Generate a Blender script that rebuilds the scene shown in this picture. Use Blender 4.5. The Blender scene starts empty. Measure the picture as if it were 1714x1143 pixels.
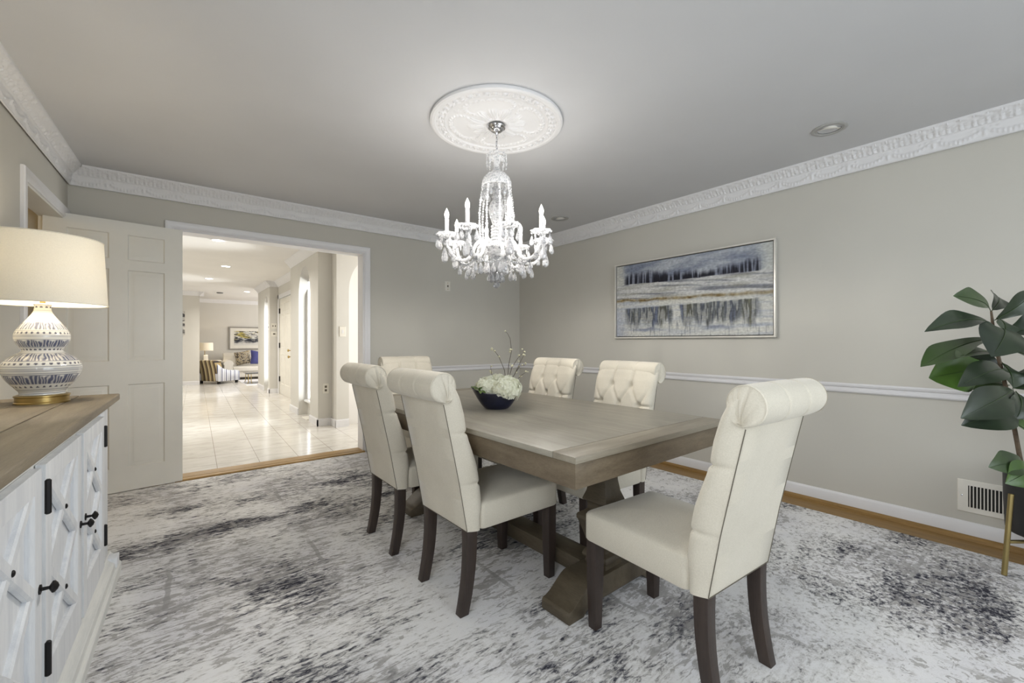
import bpy, bmesh, math, random
from math import sin, cos, pi, sqrt, atan2, exp
from mathutils import Vector, Matrix, noise
random.seed(7)
S = bpy.context.scene
COL = S.collection

# ------------------------------------------------------------------ helpers
def lin(r, g, b):
    def f(c):
        c /= 255.0
        return c/12.92 if c <= 0.04045 else ((c+0.055)/1.055)**2.4
    return (f(r), f(g), f(b), 1.0)

def clamp(x, a=0.0, b=1.0): return a if x < a else b if x > b else x
def sstep(a, b, x):
    t = clamp((x-a)/(b-a)); return t*t*(3-2*t)
def mixc(a, b, t): return tuple(a[i]+(b[i]-a[i])*t for i in range(3))

class MB:
    def __init__(s): s.bm = bmesh.new()
    def quad(s, *p):
        return s.bm.faces.new([s.bm.verts.new(q) for q in p])
    def box(s, x0, y0, z0, x1, y1, z1, M=None):
        c = [(x0,y0,z0),(x1,y0,z0),(x1,y1,z0),(x0,y1,z0),(x0,y0,z1),(x1,y0,z1),(x1,y1,z1),(x0,y1,z1)]
        v = [s.bm.verts.new(M @ Vector(p) if M else p) for p in c]
        for f in ((3,2,1,0),(4,5,6,7),(0,1,5,4),(1,2,6,5),(2,3,7,6),(3,0,4,7)):
            s.bm.faces.new([v[i] for i in f])
        return s
    def grid(s, rows, cu=False, cv=False):
        V = [[s.bm.verts.new(p) for p in r] for r in rows]
        n, m = len(V), len(V[0])
        for i in range(n if cu else n-1):
            for j in range(m if cv else m-1):
                a, b = V[i], V[(i+1) % n]
                try: s.bm.faces.new((a[j], a[(j+1) % m], b[(j+1) % m], b[j]))
                except ValueError: pass
        return V
    def cap(s, ring, rev=False):
        s.bm.faces.new(list(reversed(ring)) if rev else list(ring))
    def lathe(s, prof, n=24, c=(0,0,0), scal=None, ends=True, M=None):
        rows = []
        for (r, z) in prof:
            row = []
            for k in range(n):
                a = 2*pi*k/n
                rr = max(r, 1e-4)*(1+(scal(a, z) if scal else 0))
                p = Vector((c[0]+rr*cos(a), c[1]+rr*sin(a), c[2]+z))
                row.append(M @ p if M else p)
            rows.append(row)
        V = s.grid(rows, cv=True)
        if ends:
            s.cap(V[0], True); s.cap(V[-1])
        return s
    def tube(s, pts, r, n=8, ends=True, closed=False, sq=False):
        P = [Vector(p) for p in pts]; N = len(P)
        R = r if isinstance(r, (list, tuple)) else [r]*N
        up = None; rows = []
        for i in range(N):
            if closed: t = (P[(i+1) % N]-P[i-1]).normalized()
            else: t = (P[min(i+1, N-1)]-P[max(i-1, 0)]).normalized()
            if up is None:
                up = Vector((0,0,1)) if abs(t.z) < 0.9 else Vector((1,0,0))
            x = t.cross(up)
            if x.length < 1e-6: x = t.cross(Vector((0,1,0)))
            x.normalize(); y = x.cross(t).normalized(); up = y
            rows.append([P[i]+(x*cos(2*pi*k/n+(pi/4 if sq else 0))+y*sin(2*pi*k/n+(pi/4 if sq else 0)))*R[i] for k in range(n)])
        V = s.grid(rows, cu=closed, cv=True)
        if ends and not closed:
            s.cap(V[0], True); s.cap(V[-1])
        return s
    def ball(s, c, r, n=10, m=7, sx=1, sy=1, sz=1):
        prof = [(r*sin(pi*i/m), -r*cos(pi*i/m)) for i in range(m+1)]
        rows = [[(c[0]+max(q, 1e-5)*cos(2*pi*k/n)*sx, c[1]+max(q, 1e-5)*sin(2*pi*k/n)*sy, c[2]+z*sz) for k in range(n)] for q, z in prof]
        s.grid(rows, cv=True); return s
    def extrude(s, poly, z0, z1, fn=None):
        """closed 2D polygon (a,b) extruded between z0 and z1; fn maps (a,b,z) to xyz"""
        fn = fn or (lambda a, b, z: (a, b, z))
        A = [s.bm.verts.new(fn(a, b, z0)) for a, b in poly]
        B = [s.bm.verts.new(fn(a, b, z1)) for a, b in poly]
        n = len(poly)
        for i in range(n):
            s.bm.faces.new((A[i], A[(i+1) % n], B[(i+1) % n], B[i]))
        s.bm.faces.new(list(reversed(A))); s.bm.faces.new(B)
        return s
    def build(s, name, m, parent=None, smooth=35, bevel=0, kind=None, segs=2, weld=True):
        bm = s.bm
        if weld: bmesh.ops.remove_doubles(bm, verts=bm.verts, dist=1e-6)
        bmesh.ops.recalc_face_normals(bm, faces=bm.faces)
        if bevel:
            es = [e for e in bm.edges if len(e.link_faces) == 2 and e.calc_face_angle(0) > 0.5]
            bmesh.ops.bevel(bm, geom=es, offset=bevel, segments=segs, profile=0.5, affect='EDGES', clamp_overlap=True)
        me = bpy.data.meshes.new(name); bm.to_mesh(me); bm.free()
        if smooth:
            for p in me.polygons: p.use_smooth = True
            try: me.set_sharp_from_angle(angle=math.radians(smooth))
            except Exception: pass
        me.materials.append(m)
        o = bpy.data.objects.new(name, me); COL.objects.link(o)
        if parent: o.parent = parent
        if kind: o['kind'] = kind
        return o

def tag(o, label, cat, group=None):
    o['label'] = label; o['category'] = cat
    if group: o['group'] = group
    return o
def thing(name, label, cat, loc=(0,0,0), rz=0.0, group=None):
    o = bpy.data.objects.new(name, None); COL.objects.link(o)
    o.empty_display_size = 0.05
    o.location = loc; o.rotation_euler = (0,0,rz)
    return tag(o, label, cat, group)
def dup(root, loc, rz, label):
    def cp(o, par):
        c = o.copy(); COL.objects.link(c)
        if par: c.parent = par
        for ch in list(o.children): cp(ch, c)
        return c
    r = cp(root, None); r.location = loc; r.rotation_euler = (0,0,rz); r['label'] = label
    return r

# ------------------------------------------------------------------ materials
def nmat(name):
    m = bpy.data.materials.new(name); m.use_nodes = True
    nt = m.node_tree; b = nt.nodes['Principled BSDF']
    return m, nt, b
def N(nt, t, **kw):
    n = nt.nodes.new(t)
    for k, v in kw.items():
        if k in n.inputs: n.inputs[k].default_value = v
        else: setattr(n, k, v)
    return n
def L(nt, a, b): nt.links.new(a, b)
def coords(nt, scale=(1,1,1), rot=(0,0,0), loc=(0,0,0), kind='Object'):
    tc = N(nt, 'ShaderNodeTexCoord'); mp = N(nt, 'ShaderNodeMapping')
    mp.inputs['Scale'].default_value = scale; mp.inputs['Rotation'].default_value = rot; mp.inputs['Location'].default_value = loc
    L(nt, tc.outputs[kind], mp.inputs['Vector']); return mp.outputs['Vector']
def ramp(nt, fac, stops, interp='LINEAR'):
    r = N(nt, 'ShaderNodeValToRGB'); r.color_ramp.interpolation = interp
    e = r.color_ramp.elements
    while len(e) < len(stops): e.new(0.5)
    for i, (p, c) in enumerate(stops):
        e[i].position = p; e[i].color = c if len(c) == 4 else (*c, 1)
    L(nt, fac, r.inputs['Fac']); return r.outputs['Color']
def math_(nt, op, a, b=None, c=None):
    n = N(nt, 'ShaderNodeMath', operation=op)
    for i, v in enumerate((a, b, c)):
        if v is None: continue
        if isinstance(v, (int, float)): n.inputs[i].default_value = v
        else: L(nt, v, n.inputs[i])
    return n.outputs[0]
def mixrgb(nt, fac, a, b, blend='MIX'):
    n = N(nt, 'ShaderNodeMix', data_type='RGBA', blend_type=blend)
    if isinstance(fac, (int, float)): n.inputs[0].default_value = fac
    else: L(nt, fac, n.inputs[0])
    for i, v in ((6, a), (7, b)):
        if isinstance(v, tuple): n.inputs[i].default_value = v
        else: L(nt, v, n.inputs[i])
    return n.outputs[2]
def noise_(nt, vec, scale, detail=4, rough=0.55, dist=0.0):
    n = N(nt, 'ShaderNodeTexNoise', Scale=scale, Detail=detail, Roughness=rough, Distortion=dist)
    L(nt, vec, n.inputs['Vector']); return n.outputs['Fac']
def bump(nt, b, h, strength=0.2, dist=0.01):
    n = N(nt, 'ShaderNodeBump', Strength=strength, Distance=dist)
    L(nt, h, n.inputs['Height']); L(nt, n.outputs['Normal'], b.inputs['Normal'])
def simple(name, rgb, rough=0.5, metal=0.0, var=0.04, vs=6.0, bs=0.0, bscale=200, spec=0.5, coat=0.0):
    m, nt, b = nmat(name)
    c = lin(*rgb)
    v = coords(nt)
    f = noise_(nt, v, vs, 3)
    lo = tuple(x*(1-var) for x in c[:3])+(1,); hi = tuple(min(1, x*(1+var)) for x in c[:3])+(1,)
    L(nt, ramp(nt, f, [(0.3, lo), (0.7, hi)]), b.inputs['Base Color'])
    b.inputs['Roughness'].default_value = rough; b.inputs['Metallic'].default_value = metal
    b.inputs['Specular IOR Level'].default_value = spec
    b.inputs['Coat Weight'].default_value = coat
    if bs: bump(nt, b, noise_(nt, v, bscale, 2), bs, 0.002)
    return m
def wood(name, c1, c2, scale=(1,1,1), rough=0.5, c3=None, grain=60, bs=0.15, spec=0.4):
    """grain runs along the axis with the smallest scale"""
    m, nt, b = nmat(name)
    v = coords(nt, scale)
    big = noise_(nt, v, 3.0, 4, 0.6, 0.6); fine = noise_(nt, v, grain, 5, 0.7)
    f = math_(nt, 'ADD', math_(nt, 'MULTIPLY', big, 0.6), math_(nt, 'MULTIPLY', fine, 0.4))
    st = [(0.32, lin(*c1)), (0.62, lin(*c2))]
    if c3: st.append((0.78, lin(*c3)))
    L(nt, ramp(nt, f, st), b.inputs['Base Color'])
    b.inputs['Roughness'].default_value = rough; b.inputs['Specular IOR Level'].default_value = spec
    bump(nt, b, fine, bs, 0.003)
    return m
def emis(name, rgb, strength):
    m, nt, b = nmat(name)
    b.inputs['Base Color'].default_value = lin(*rgb)
    b.inputs['Emission Color'].default_value = lin(*rgb); b.inputs['Emission Strength'].default_value = strength
    return m
def vcol(name, rough=0.5, spec=0.4, coat=0.0, bs=0.0):
    m, nt, b = nmat(name)
    a = N(nt, 'ShaderNodeAttribute', attribute_name='Col')
    L(nt, a.outputs['Color'], b.inputs['Base Color'])
    b.inputs['Roughness'].default_value = rough; b.inputs['Specular IOR Level'].default_value = spec; b.inputs['Coat Weight'].default_value = coat
    if bs: bump(nt, b, noise_(nt, coords(nt), 180, 3), bs, 0.002)
    return m
def paint(o, fn):
    me = o.data; at = me.color_attributes.new('Col', 'FLOAT_COLOR', 'POINT')
    buf = []
    for v in me.vertices:
        c = fn(v.co); buf += [c[0], c[1], c[2], 1.0]
    at.data.foreach_set('color', buf)

def wallmat(name, rgb):
    m, nt, b = nmat(name); c = lin(*rgb); v = coords(nt)
    f = noise_(nt, v, 1.2, 3)
    L(nt, ramp(nt, f, [(0.3, tuple(x*0.97 for x in c[:3])+(1,)), (0.7, tuple(x*1.03 for x in c[:3])+(1,))]), b.inputs['Base Color'])
    b.inputs['Roughness'].default_value = 0.75; b.inputs['Specular IOR Level'].default_value = 0.25
    bump(nt, b, noise_(nt, v, 350, 2), 0.05, 0.001)
    return m

M = {}
M['wall'] = wallmat('greige wall paint', (197, 194, 185))
M['hallwall'] = wallmat('hall wall paint', (208, 205, 198))
M['annex'] = wallmat('tan annex paint', (178, 152, 96))
M['ceiling'] = wallmat('ceiling paint', (201, 201, 202))
M['hallceil'] = wallmat('hall ceiling paint', (222, 219, 215))
M['trim'] = simple('white trim paint', (221, 220, 221), 0.4, var=0.02)
M['plaster'] = simple('white plaster', (222, 221, 221), 0.6, var=0.02)
M['door'] = simple('off white door paint', (222, 220, 212), 0.42, var=0.02)
M['plate'] = simple('white plastic plate', (226, 222, 212), 0.35)
M['oak'] = wood('oak floor', (118, 90, 48), (156, 124, 74), (9, 0.7, 9), 0.45, (170, 140, 92))
M['oakx'] = wood('oak threshold', (128, 98, 52), (172, 140, 88), (0.7, 9, 9), 0.45, (186, 158, 110))
M['table'] = wood('grey brown table wood', (130, 124, 112), (158, 152, 138), (7, 0.55, 7), 0.38, (176, 170, 156), grain=40)
M['tablex'] = wood('grey brown table wood crosswise', (122, 114, 100), (150, 142, 126), (0.55, 7, 7), 0.40, (168, 160, 144), grain=40)
M['apron'] = wood('table apron wood', (88, 76, 60), (118, 105, 86), (1.6, 1.6, 8), 0.45, (136, 124, 104), grain=40)
M['tabledark'] = wood('table base wood', (70, 62, 49), (96, 86, 70), (5, 1.2, 5), 0.45, (114, 104, 86), grain=40)
M['leg'] = wood('dark walnut leg', (44, 36, 33), (66, 55, 49), (8, 8, 0.6), 0.42, grain=50)
M['seam'] = simple('dark seam thread', (98, 92, 80), 0.9)
M['brass'] = simple('antique brass', (176, 152, 98), 0.28, 1.0, var=0.12)
M['gold'] = simple('brushed gold metal', (176, 158, 108), 0.38, 1.0, var=0.06)
M['chrome'] = simple('polished chrome', (205, 205, 208), 0.08, 1.0, var=0.02)
M['iron'] = simple('black iron', (38, 37, 38), 0.45, 0.6)
M['white_wash'] = wood('whitewashed wood', (212, 215, 220), (234, 236, 238), (9, 9, 0.6), 0.6, (242, 242, 240), grain=45, bs=0.12)
M['white_wash_y'] = wood('whitewashed wood lengthwise', (208, 210, 208), (232, 232, 228), (9, 0.6, 9), 0.6, (240, 239, 233), grain=45, bs=0.12)
M['top_wood'] = wood('weathered oak top', (104, 94, 80), (140, 128, 108), (8, 0.5, 8), 0.55, (166, 154, 132), grain=55, bs=0.3)
def bulbmat(name, rgb, strength):
    m = bpy.data.materials.new(name); m.use_nodes = True; nt = m.node_tree
    nt.nodes.remove(nt.nodes['Principled BSDF'])
    t = N(nt, 'ShaderNodeBsdfTransparent'); e = N(nt, 'ShaderNodeEmission', Strength=strength, Color=lin(*rgb)); a = N(nt, 'ShaderNodeAddShader')
    L(nt, t.outputs[0], a.inputs[0]); L(nt, e.outputs[0], a.inputs[1]); L(nt, a.outputs[0], nt.nodes['Material Output'].inputs['Surface'])
    return m
M['bulb'] = bulbmat('glowing clear bulb', (255, 248, 238), 5.0)
M['canlight'] = emis('recessed lamp', (255, 244, 228), 9.0)
M['black_pot'] = simple('matte black pot', (46, 46, 46), 0.55)
M['dark'] = simple('dark recess', (40, 39, 36), 0.8)
M['ringgrey'] = simple('satin grey ring', (168, 167, 164), 0.45)
M['canin'] = simple('recessed can', (120, 120, 118), 0.5)
M['stem'] = simple('brown stem bark', (92, 78, 62), 0.8, var=0.25, vs=60, bs=0.4, bscale=90)
M['navy_glass'] = simple('navy glass', (14, 18, 40), 0.06, var=0.5, vs=18, coat=0.6)
M['greenleaf'] = simple('small leaf green', (92, 112, 52), 0.5, var=0.3, vs=30)
M['twig'] = simple('thin twig', (84, 74, 62), 0.7)
M['bud'] = simple('pale blossom', (214, 208, 176), 0.7, var=0.1)
M['silver'] = simple('champagne silver frame', (214, 211, 203), 0.32, 0.35, var=0.04)
M['shadowgap'] = simple('dark frame gap', (52, 49, 46), 0.7)
M['sill'] = simple('window frame white', (236, 236, 236), 0.4)

def fabric(name, c1, c2, rough=0.85, ws=900):
    m, nt, b = nmat(name); v = coords(nt)
    f = noise_(nt, v, 5, 4); g = noise_(nt, v, 260, 3)
    h = math_(nt, 'ADD', math_(nt, 'MULTIPLY', f, 0.45), math_(nt, 'MULTIPLY', g, 0.55))
    L(nt, ramp(nt, h, [(0.3, lin(*c1)), (0.7, lin(*c2))]), b.inputs['Base Color'])
    b.inputs['Roughness'].default_value = rough; b.inputs['Specular IOR Level'].default_value = 0.15
    b.inputs['Sheen Weight'].default_value = 0.25; b.inputs['Sheen Roughness'].default_value = 0.4
    bump(nt, b, noise_(nt, v, ws, 2), 0.12, 0.001)
    return m
M['linen'] = fabric('cream linen', (194, 187, 171), (214, 207, 192))
M['sofa'] = fabric('pale grey sofa cloth', (206, 202, 192), (222, 218, 210))
M['navy'] = fabric('navy cloth', (62, 64, 112), (80, 82, 132))

def striped(name, cols, axis, freq):
    m, nt, b = nmat(name); v = coords(nt)
    sx = N(nt, 'ShaderNodeSeparateXYZ'); L(nt, v, sx.inputs[0])
    f = math_(nt, 'FRACT', math_(nt, 'MULTIPLY', sx.outputs[axis], freq))
    n = len(cols)
    L(nt, ramp(nt, f, [(i/n, lin(*c)) for i, c in enumerate(cols)], 'CONSTANT'), b.inputs['Base Color'])
    b.inputs['Roughness'].default_value = 0.85
    return m
M['stripeback'] = striped('striped upholstery brown', [(150, 132, 92), (122, 104, 82), (44, 38, 40), (156, 138, 98), (206, 194, 160)], 0, 7.0)
M['stripeside'] = striped('striped upholstery blue', [(222, 224, 230), (176, 178, 186), (224, 226, 230), (92, 96, 124), (206, 208, 216)], 1, 8.0)

def glassy(name, white=0.35, tint=(245, 246, 250), rough=0.02, body=206):
    m = bpy.data.materials.new(name); m.use_nodes = True; nt = m.node_tree
    nt.nodes.remove(nt.nodes['Principled BSDF']); out = nt.nodes['Material Output']
    tr = N(nt, 'ShaderNodeBsdfTransparent', Color=lin(*tint))
    gl = N(nt, 'ShaderNodeBsdfGlossy', Roughness=rough, Color=(1,1,1,1))
    df = N(nt, 'ShaderNodeBsdfTranslucent', Color=lin(body, body, body))
    d2 = N(nt, 'ShaderNodeBsdfDiffuse', Color=lin(body, body, body))
    lw = N(nt, 'ShaderNodeLayerWeight', Blend=0.45)
    a = N(nt, 'ShaderNodeMixShader'); L(nt, lw.outputs['Fresnel'], a.inputs[0]); L(nt, tr.outputs[0], a.inputs[1]); L(nt, gl.outputs[0], a.inputs[2])
    d = N(nt, 'ShaderNodeMixShader', Fac=0.5); L(nt, df.outputs[0], d.inputs[1]); L(nt, d2.outputs[0], d.inputs[2])
    sp = noise_(nt, coords(nt), 95, 2, 0.6)
    fc = math_(nt, 'MULTIPLY', math_(nt, 'GREATER_THAN', sp, 0.46), white*1.7)
    f2 = math_(nt, 'ADD', fc, white*0.35)
    c = N(nt, 'ShaderNodeMixShader'); L(nt, f2, c.inputs[0]); L(nt, a.outputs[0], c.inputs[1]); L(nt, d.outputs[0], c.inputs[2])
    L(nt, c.outputs[0], out.inputs['Surface'])
    return m
M['crystal'] = glassy('cut crystal', 0.46)
M['crystal_clear'] = glassy('clear crystal drop', 0.32)
M['crystal_brightened'] = glassy('cut crystal whitened for light', 0.62, body=250)  # same cut crystal whitened, standing in for light the top lacks
M['pane'] = glassy('window pane', 0.0, (250, 252, 252))
def shade_mat(name, rgb, tl=0.5):
    m = bpy.data.materials.new(name); m.use_nodes = True; nt = m.node_tree
    nt.nodes.remove(nt.nodes['Principled BSDF']); out = nt.nodes['Material Output']
    v = coords(nt); f = noise_(nt, v, 240, 2)
    c = ramp(nt, f, [(0.3, tuple(x*0.95 for x in lin(*rgb)[:3])+(1,)), (0.7, lin(*rgb))])
    a = N(nt, 'ShaderNodeBsdfDiffuse'); t = N(nt, 'ShaderNodeBsdfTranslucent')
    L(nt, c, a.inputs['Color']); L(nt, c, t.inputs['Color'])
    x = N(nt, 'ShaderNodeMixShader', Fac=tl); L(nt, a.outputs[0], x.inputs[1]); L(nt, t.outputs[0], x.inputs[2])
    L(nt, x.outputs[0], out.inputs['Surface']); return m
M['shade'] = shade_mat('linen lamp shade', (242, 237, 224), 0.17)
M['sleeve'] = shade_mat('white candle sleeve', (226, 226, 228), 0.3)
M['petal'] = shade_mat('white petal', (247, 247, 230), 0.35)

# --- rug
def rug_material():
    m, nt, b = nmat('distressed abstract rug')
    v = coords(nt)
    sx = N(nt, 'ShaderNodeSeparateXYZ'); L(nt, v, sx.inputs[0])
    k = N(nt, 'ShaderNodeMapRange'); k.inputs['From Min'].default_value = 1.3; k.inputs['From Max'].default_value = 2.3; L(nt, sx.outputs[0], k.inputs['Value'])
    va, vs = coords(nt, (0.42, 1.3, 1)), coords(nt, (0.95, 1.0, 1))
    def two(scale, det, ro, di):
        n = N(nt, 'ShaderNodeMix', data_type='FLOAT'); L(nt, k.outputs[0], n.inputs[0])
        L(nt, noise_(nt, va, scale, det, ro, di), n.inputs[2]); L(nt, noise_(nt, vs, scale, det, ro, di), n.inputs[3]); return n.outputs[0]
    X, Y = sx.outputs[0], sx.outputs[1]
    fine = two(50, 7, 0.73, 0.5)
    fine2 = two(17, 5, 0.66, 0.8)
    big = noise_(nt, coords(nt, (0.8, 1.25, 1), loc=(3.3, 1.7, 0)), 1.55, 3, 0.6, 0.3)
    big2 = noise_(nt, coords(nt, (1.1, 0.8, 1), loc=(9.1, 4.2, 0)), 1.9, 3, 0.6, 0.4)
    wob = noise_(nt, v, 2.2, 3)
    # long dark streak lying across the rug near the doorway
    yy = math_(nt, 'ADD', Y, math_(nt, 'MULTIPLY', math_(nt, 'SUBTRACT', wob, 0.5), 0.35))
    d = math_(nt, 'ABSOLUTE', math_(nt, 'SUBTRACT', yy, 3.12))
    band = math_(nt, 'SUBTRACT', 1.0, math_(nt, 'MULTIPLY', d, 7.0)); band = math_(nt, 'MAXIMUM', band, 0.0)
    dk = math_(nt, 'ADD', math_(nt, 'MULTIPLY', math_(nt, 'SUBTRACT', big, 0.505), 0.92), math_(nt, 'MULTIPLY', band, 0.17))
    val = math_(nt, 'ADD', math_(nt, 'MULTIPLY', fine, 1.05), math_(nt, 'MULTIPLY', fine2, 0.45))
    val = math_(nt, 'SUBTRACT', val, 0.262)
    val = math_(nt, 'SUBTRACT', val, dk)
    base = ramp(nt, val, [(0.27, lin(56, 56, 64)), (0.335, lin(108, 108, 114)), (0.395, lin(170, 168, 166)), (0.455, lin(216, 214, 211)), (0.56, lin(236, 235, 234))])
    fine3 = two(24, 5, 0.7, 1.0)
    tp = math_(nt, 'ADD', math_(nt, 'MULTIPLY', fine3, 0.72), math_(nt, 'MULTIPLY', big2, 0.42))
    tmask = ramp(nt, tp, [(0.615, (0, 0, 0, 1)), (0.635, (1, 1, 1, 1))])
    c = mixrgb(nt, math_(nt, 'MULTIPLY', tmask, 0.75), base, lin(166, 163, 158))
    # worn straight lines of the block pattern
    br = N(nt, 'ShaderNodeTexBrick', Scale=1.0); br.inputs['Mortar Size'].default_value = 0.012
    br.inputs['Brick Width'].default_value = 0.62; br.inputs['Row Height'].default_value = 0.47; br.inputs['Mortar Smooth'].default_value = 0.3
    w2 = N(nt, 'ShaderNodeVectorMath', operation='ADD')
    nn = N(nt, 'ShaderNodeTexNoise', Scale=9.0, Detail=3.0); L(nt, v, nn.inputs['Vector'])
    sc = N(nt, 'ShaderNodeVectorMath', operation='SCALE'); sc.inputs['Scale'].default_value = 0.05; L(nt, nn.outputs['Color'], sc.inputs[0])
    L(nt, v, w2.inputs[0]); L(nt, sc.outputs[0], w2.inputs[1]); L(nt, w2.outputs[0], br.inputs['Vector'])
    lm = math_(nt, 'MULTIPLY', br.outputs['Fac'], ramp(nt, big2, [(0.5, (0, 0, 0, 1)), (0.58, (0.7, 0.7, 0.7, 1))]))
    c = mixrgb(nt, lm, c, lin(166, 164, 160))
    # bluish cast in part of the weave, warm in the rest
    c = mixrgb(nt, ramp(nt, big2, [(0.42, (0.0, 0, 0, 1)), (0.62, (0.35, 0.35, 0.35, 1))]), c, lin(214, 214, 226), 'MULTIPLY')
    L(nt, c, b.inputs['Base Color'])
    b.inputs['Roughness'].default_value = 0.95; b.inputs['Specular IOR Level'].default_value = 0.1
    bump(nt, b, noise_(nt, vs, 130, 4, 0.7), 0.5, 0.006)
    return m
M['rug'] = rug_material()

def tile_material():
    m, nt, b = nmat('polished beige marble tile')
    v = coords(nt, rot=(0, 0, 0.031), loc=(0.175, 0.1, 0))
    br = N(nt, 'ShaderNodeTexBrick', Scale=1.0, offset=0.0)
    br.inputs['Mortar Size'].default_value = 0.0022; br.inputs['Brick Width'].default_value = 0.33; br.inputs['Row Height'].default_value = 0.66
    br.inputs['Mortar Smooth'].default_value = 0.2
    L(nt, v, br.inputs['Vector'])
    n1 = noise_(nt, coords(nt, (0.8, 2.4, 1)), 4.0, 6, 0.65, 1.0)
    c = ramp(nt, n1, [(0.36, lin(194, 189, 180)), (0.5, lin(210, 206, 198)), (0.7, lin(218, 214, 208))])
    c = mixrgb(nt, br.outputs['Fac'], c, lin(140, 132, 118))
    L(nt, c, b.inputs['Base Color'])
    b.inputs['Roughness'].default_value = 0.16; b.inputs['Specular IOR Level'].default_value = 0.6
    return m
M['tile'] = tile_material()

def leaf_material(name, c1, c2):
    m, nt, b = nmat(name)
    v = coords(nt)
    f = noise_(nt, v, 7, 3)
    L(nt, ramp(nt, f, [(0.3, lin(*c1)), (0.7, lin(*c2))]), b.inputs['Base Color'])
    b.inputs['Roughness'].default_value = 0.34; b.inputs['Specular IOR Level'].default_value = 0.5
    return m
M['leaf'] = leaf_material('dark fiddle leaf', (32, 42, 30), (50, 62, 44))
M['leaf_light'] = leaf_material('bright fiddle leaf underside', (58, 86, 32), (82, 112, 46))  # brighter green painted in for undersides with light showing through
M['leaf_mid'] = leaf_material('mid green fiddle leaf', (44, 62, 32), (62, 82, 44))

# ------------------------------------------------------------------ dimensions
XR, YB, ZC, HZ = 3.591, 4.426, 2.40, 2.45
YR = -1.75                       # wall behind the camera
FZ = -0.008                      # bare floor; the rug's top is z = 0
KL = 0.035
def lw(d, off=0.0, z=0.0):       # point on the left wall: d metres from the far corner, off into the room
    n = sqrt(1+KL*KL)
    return (-0.609 - KL*d/n + off/n, YB - d/n - KL*off/n, z)

def struct(mb, name, m, **kw): return mb.build(name, m, kind='structure', **kw)

# ------------------------------------------------------------------ room shell
struct(MB().box(-1.75, YR-0.1, -0.15, XR+0.1, 4.41, FZ), 'floor', M['oak'], smooth=0)
b = MB(); b.box(-1.9, 4.576, -0.15, 5.2, 16.4, -0.002); struct(b, 'floor_hall', M['tile'], smooth=0)
struct(MB().box(-1.0, YR-0.1, ZC, XR+0.12, YB+0.1, ZC+0.1), 'ceiling', M['ceiling'], smooth=0)
struct(MB().box(-1.9, 4.576, HZ, 5.2, 16.4, HZ+0.1), 'ceiling_hall', M['hallceil'], smooth=0)

# back wall with the wide doorway
b = MB()
OX0, OX1, OZ = 0.0, 1.53, 2.035
pl = [(-1.9, FZ), (OX0, FZ), (OX0, OZ), (OX1, OZ), (OX1, FZ), (XR+0.12, FZ), (XR+0.12, 2.5), (-1.9, 2.5)]
b.extrude(pl, YB, YB+0.15, lambda a, z, y: (a, y, z))
struct(b, 'wall_back', M['wall'], smooth=0)
struct(MB().box(XR, YR, FZ, XR+0.12, YB, ZC), 'wall_right', M['wall'], smooth=0)
# left wall with its doorway (door leaf folded back against the back wall)
DD0, DD1, DZ = 0.11, 0.96, 2.0
b = MB()
pl = [(0, FZ), (DD0, FZ), (DD0, DZ), (DD1, DZ), (DD1, FZ), (3.75, FZ), (3.75, ZC), (0, ZC)]
b.extrude(pl, 0, -0.12, lambda d, z, o: lw(d, o, z))
for (da, db, z0, z1) in ((5.25, 6.3, FZ, ZC), (3.75, 5.25, FZ, .95), (3.75, 5.25, 2.15, ZC)):
    b.extrude([(da, z0), (db, z0), (db, z1), (da, z1)], 0, -0.12, lambda d, z, o: lw(d, o, z))
struct(b, 'wall_left', M['wall'], smooth=0)
# wall behind the camera, with the big window the daylight comes through
b = MB()
for (x0, x1, z0, z1) in ((-1.0, 0.35, FZ, ZC), (3.25, XR+0.1, FZ, ZC), (0.35, 3.25, FZ, 0.55), (0.35, 3.25, 2.15, ZC)):
    b.box(x0, YR-0.12, z0, x1, YR, z1)
struct(b, 'wall_rear', M['wall'], smooth=0)
w = MB()
for (x0, x1, z0, z1) in ((0.35, 3.25, 0.55, 0.6), (0.35, 3.25, 2.1, 2.15), (0.35, 0.41, 0.6, 2.1), (3.19, 3.25, 0.6, 2.1), (1.29, 1.34, 0.6, 2.1), (2.26, 2.31, 0.6, 2.1)):
    w.box(x0, YR-0.09, z0, x1, YR-0.02, z1)
win = struct(w, 'window_1', M['sill'], smooth=0)
g = MB().box(0.4, YR-0.06, 0.58, 3.2, YR-0.055, 2.12).build('pane', M['pane'], win, smooth=0)
w = MB()
for (da, db, z0, z1) in ((3.75, 5.25, .95, 1.0), (3.75, 5.25, 2.1, 2.15), (3.75, 3.8, 1.0, 2.1), (5.2, 5.25, 1.0, 2.1), (4.48, 4.52, 1.0, 2.1)):
    w.extrude([(da, z0), (db, z0), (db, z1), (da, z1)], -.03, -.09, lambda d, z, o: lw(d, o, z))
added_win = struct(w, 'added_window_left', M['sill'], smooth=0)  # added window out of view, put in to bring light from the left
MB().extrude([(3.78, .98), (5.22, .98), (5.22, 2.12), (3.78, 2.12)], -.055, -.06, lambda d, z, o: lw(d, o, z)).build('pane', M['pane'], added_win, smooth=0)
# the room seen through the left doorway
b = MB(); b.extrude([(-1.75, 2.2), (-1.75, 4.55), (-0.78, 4.55), (-0.78, 4.65), (-1.85, 4.65), (-1.85, 2.1), (-0.9, 2.1), (-0.9, 2.2)], FZ, ZC)
struct(b, 'wall_annex', M['annex'], smooth=0)
struct(MB().box(-1.85, 2.1, 2.3, -0.80, 4.6, 2.39), 'ceiling_annex', M['annex'], smooth=0)

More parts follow.
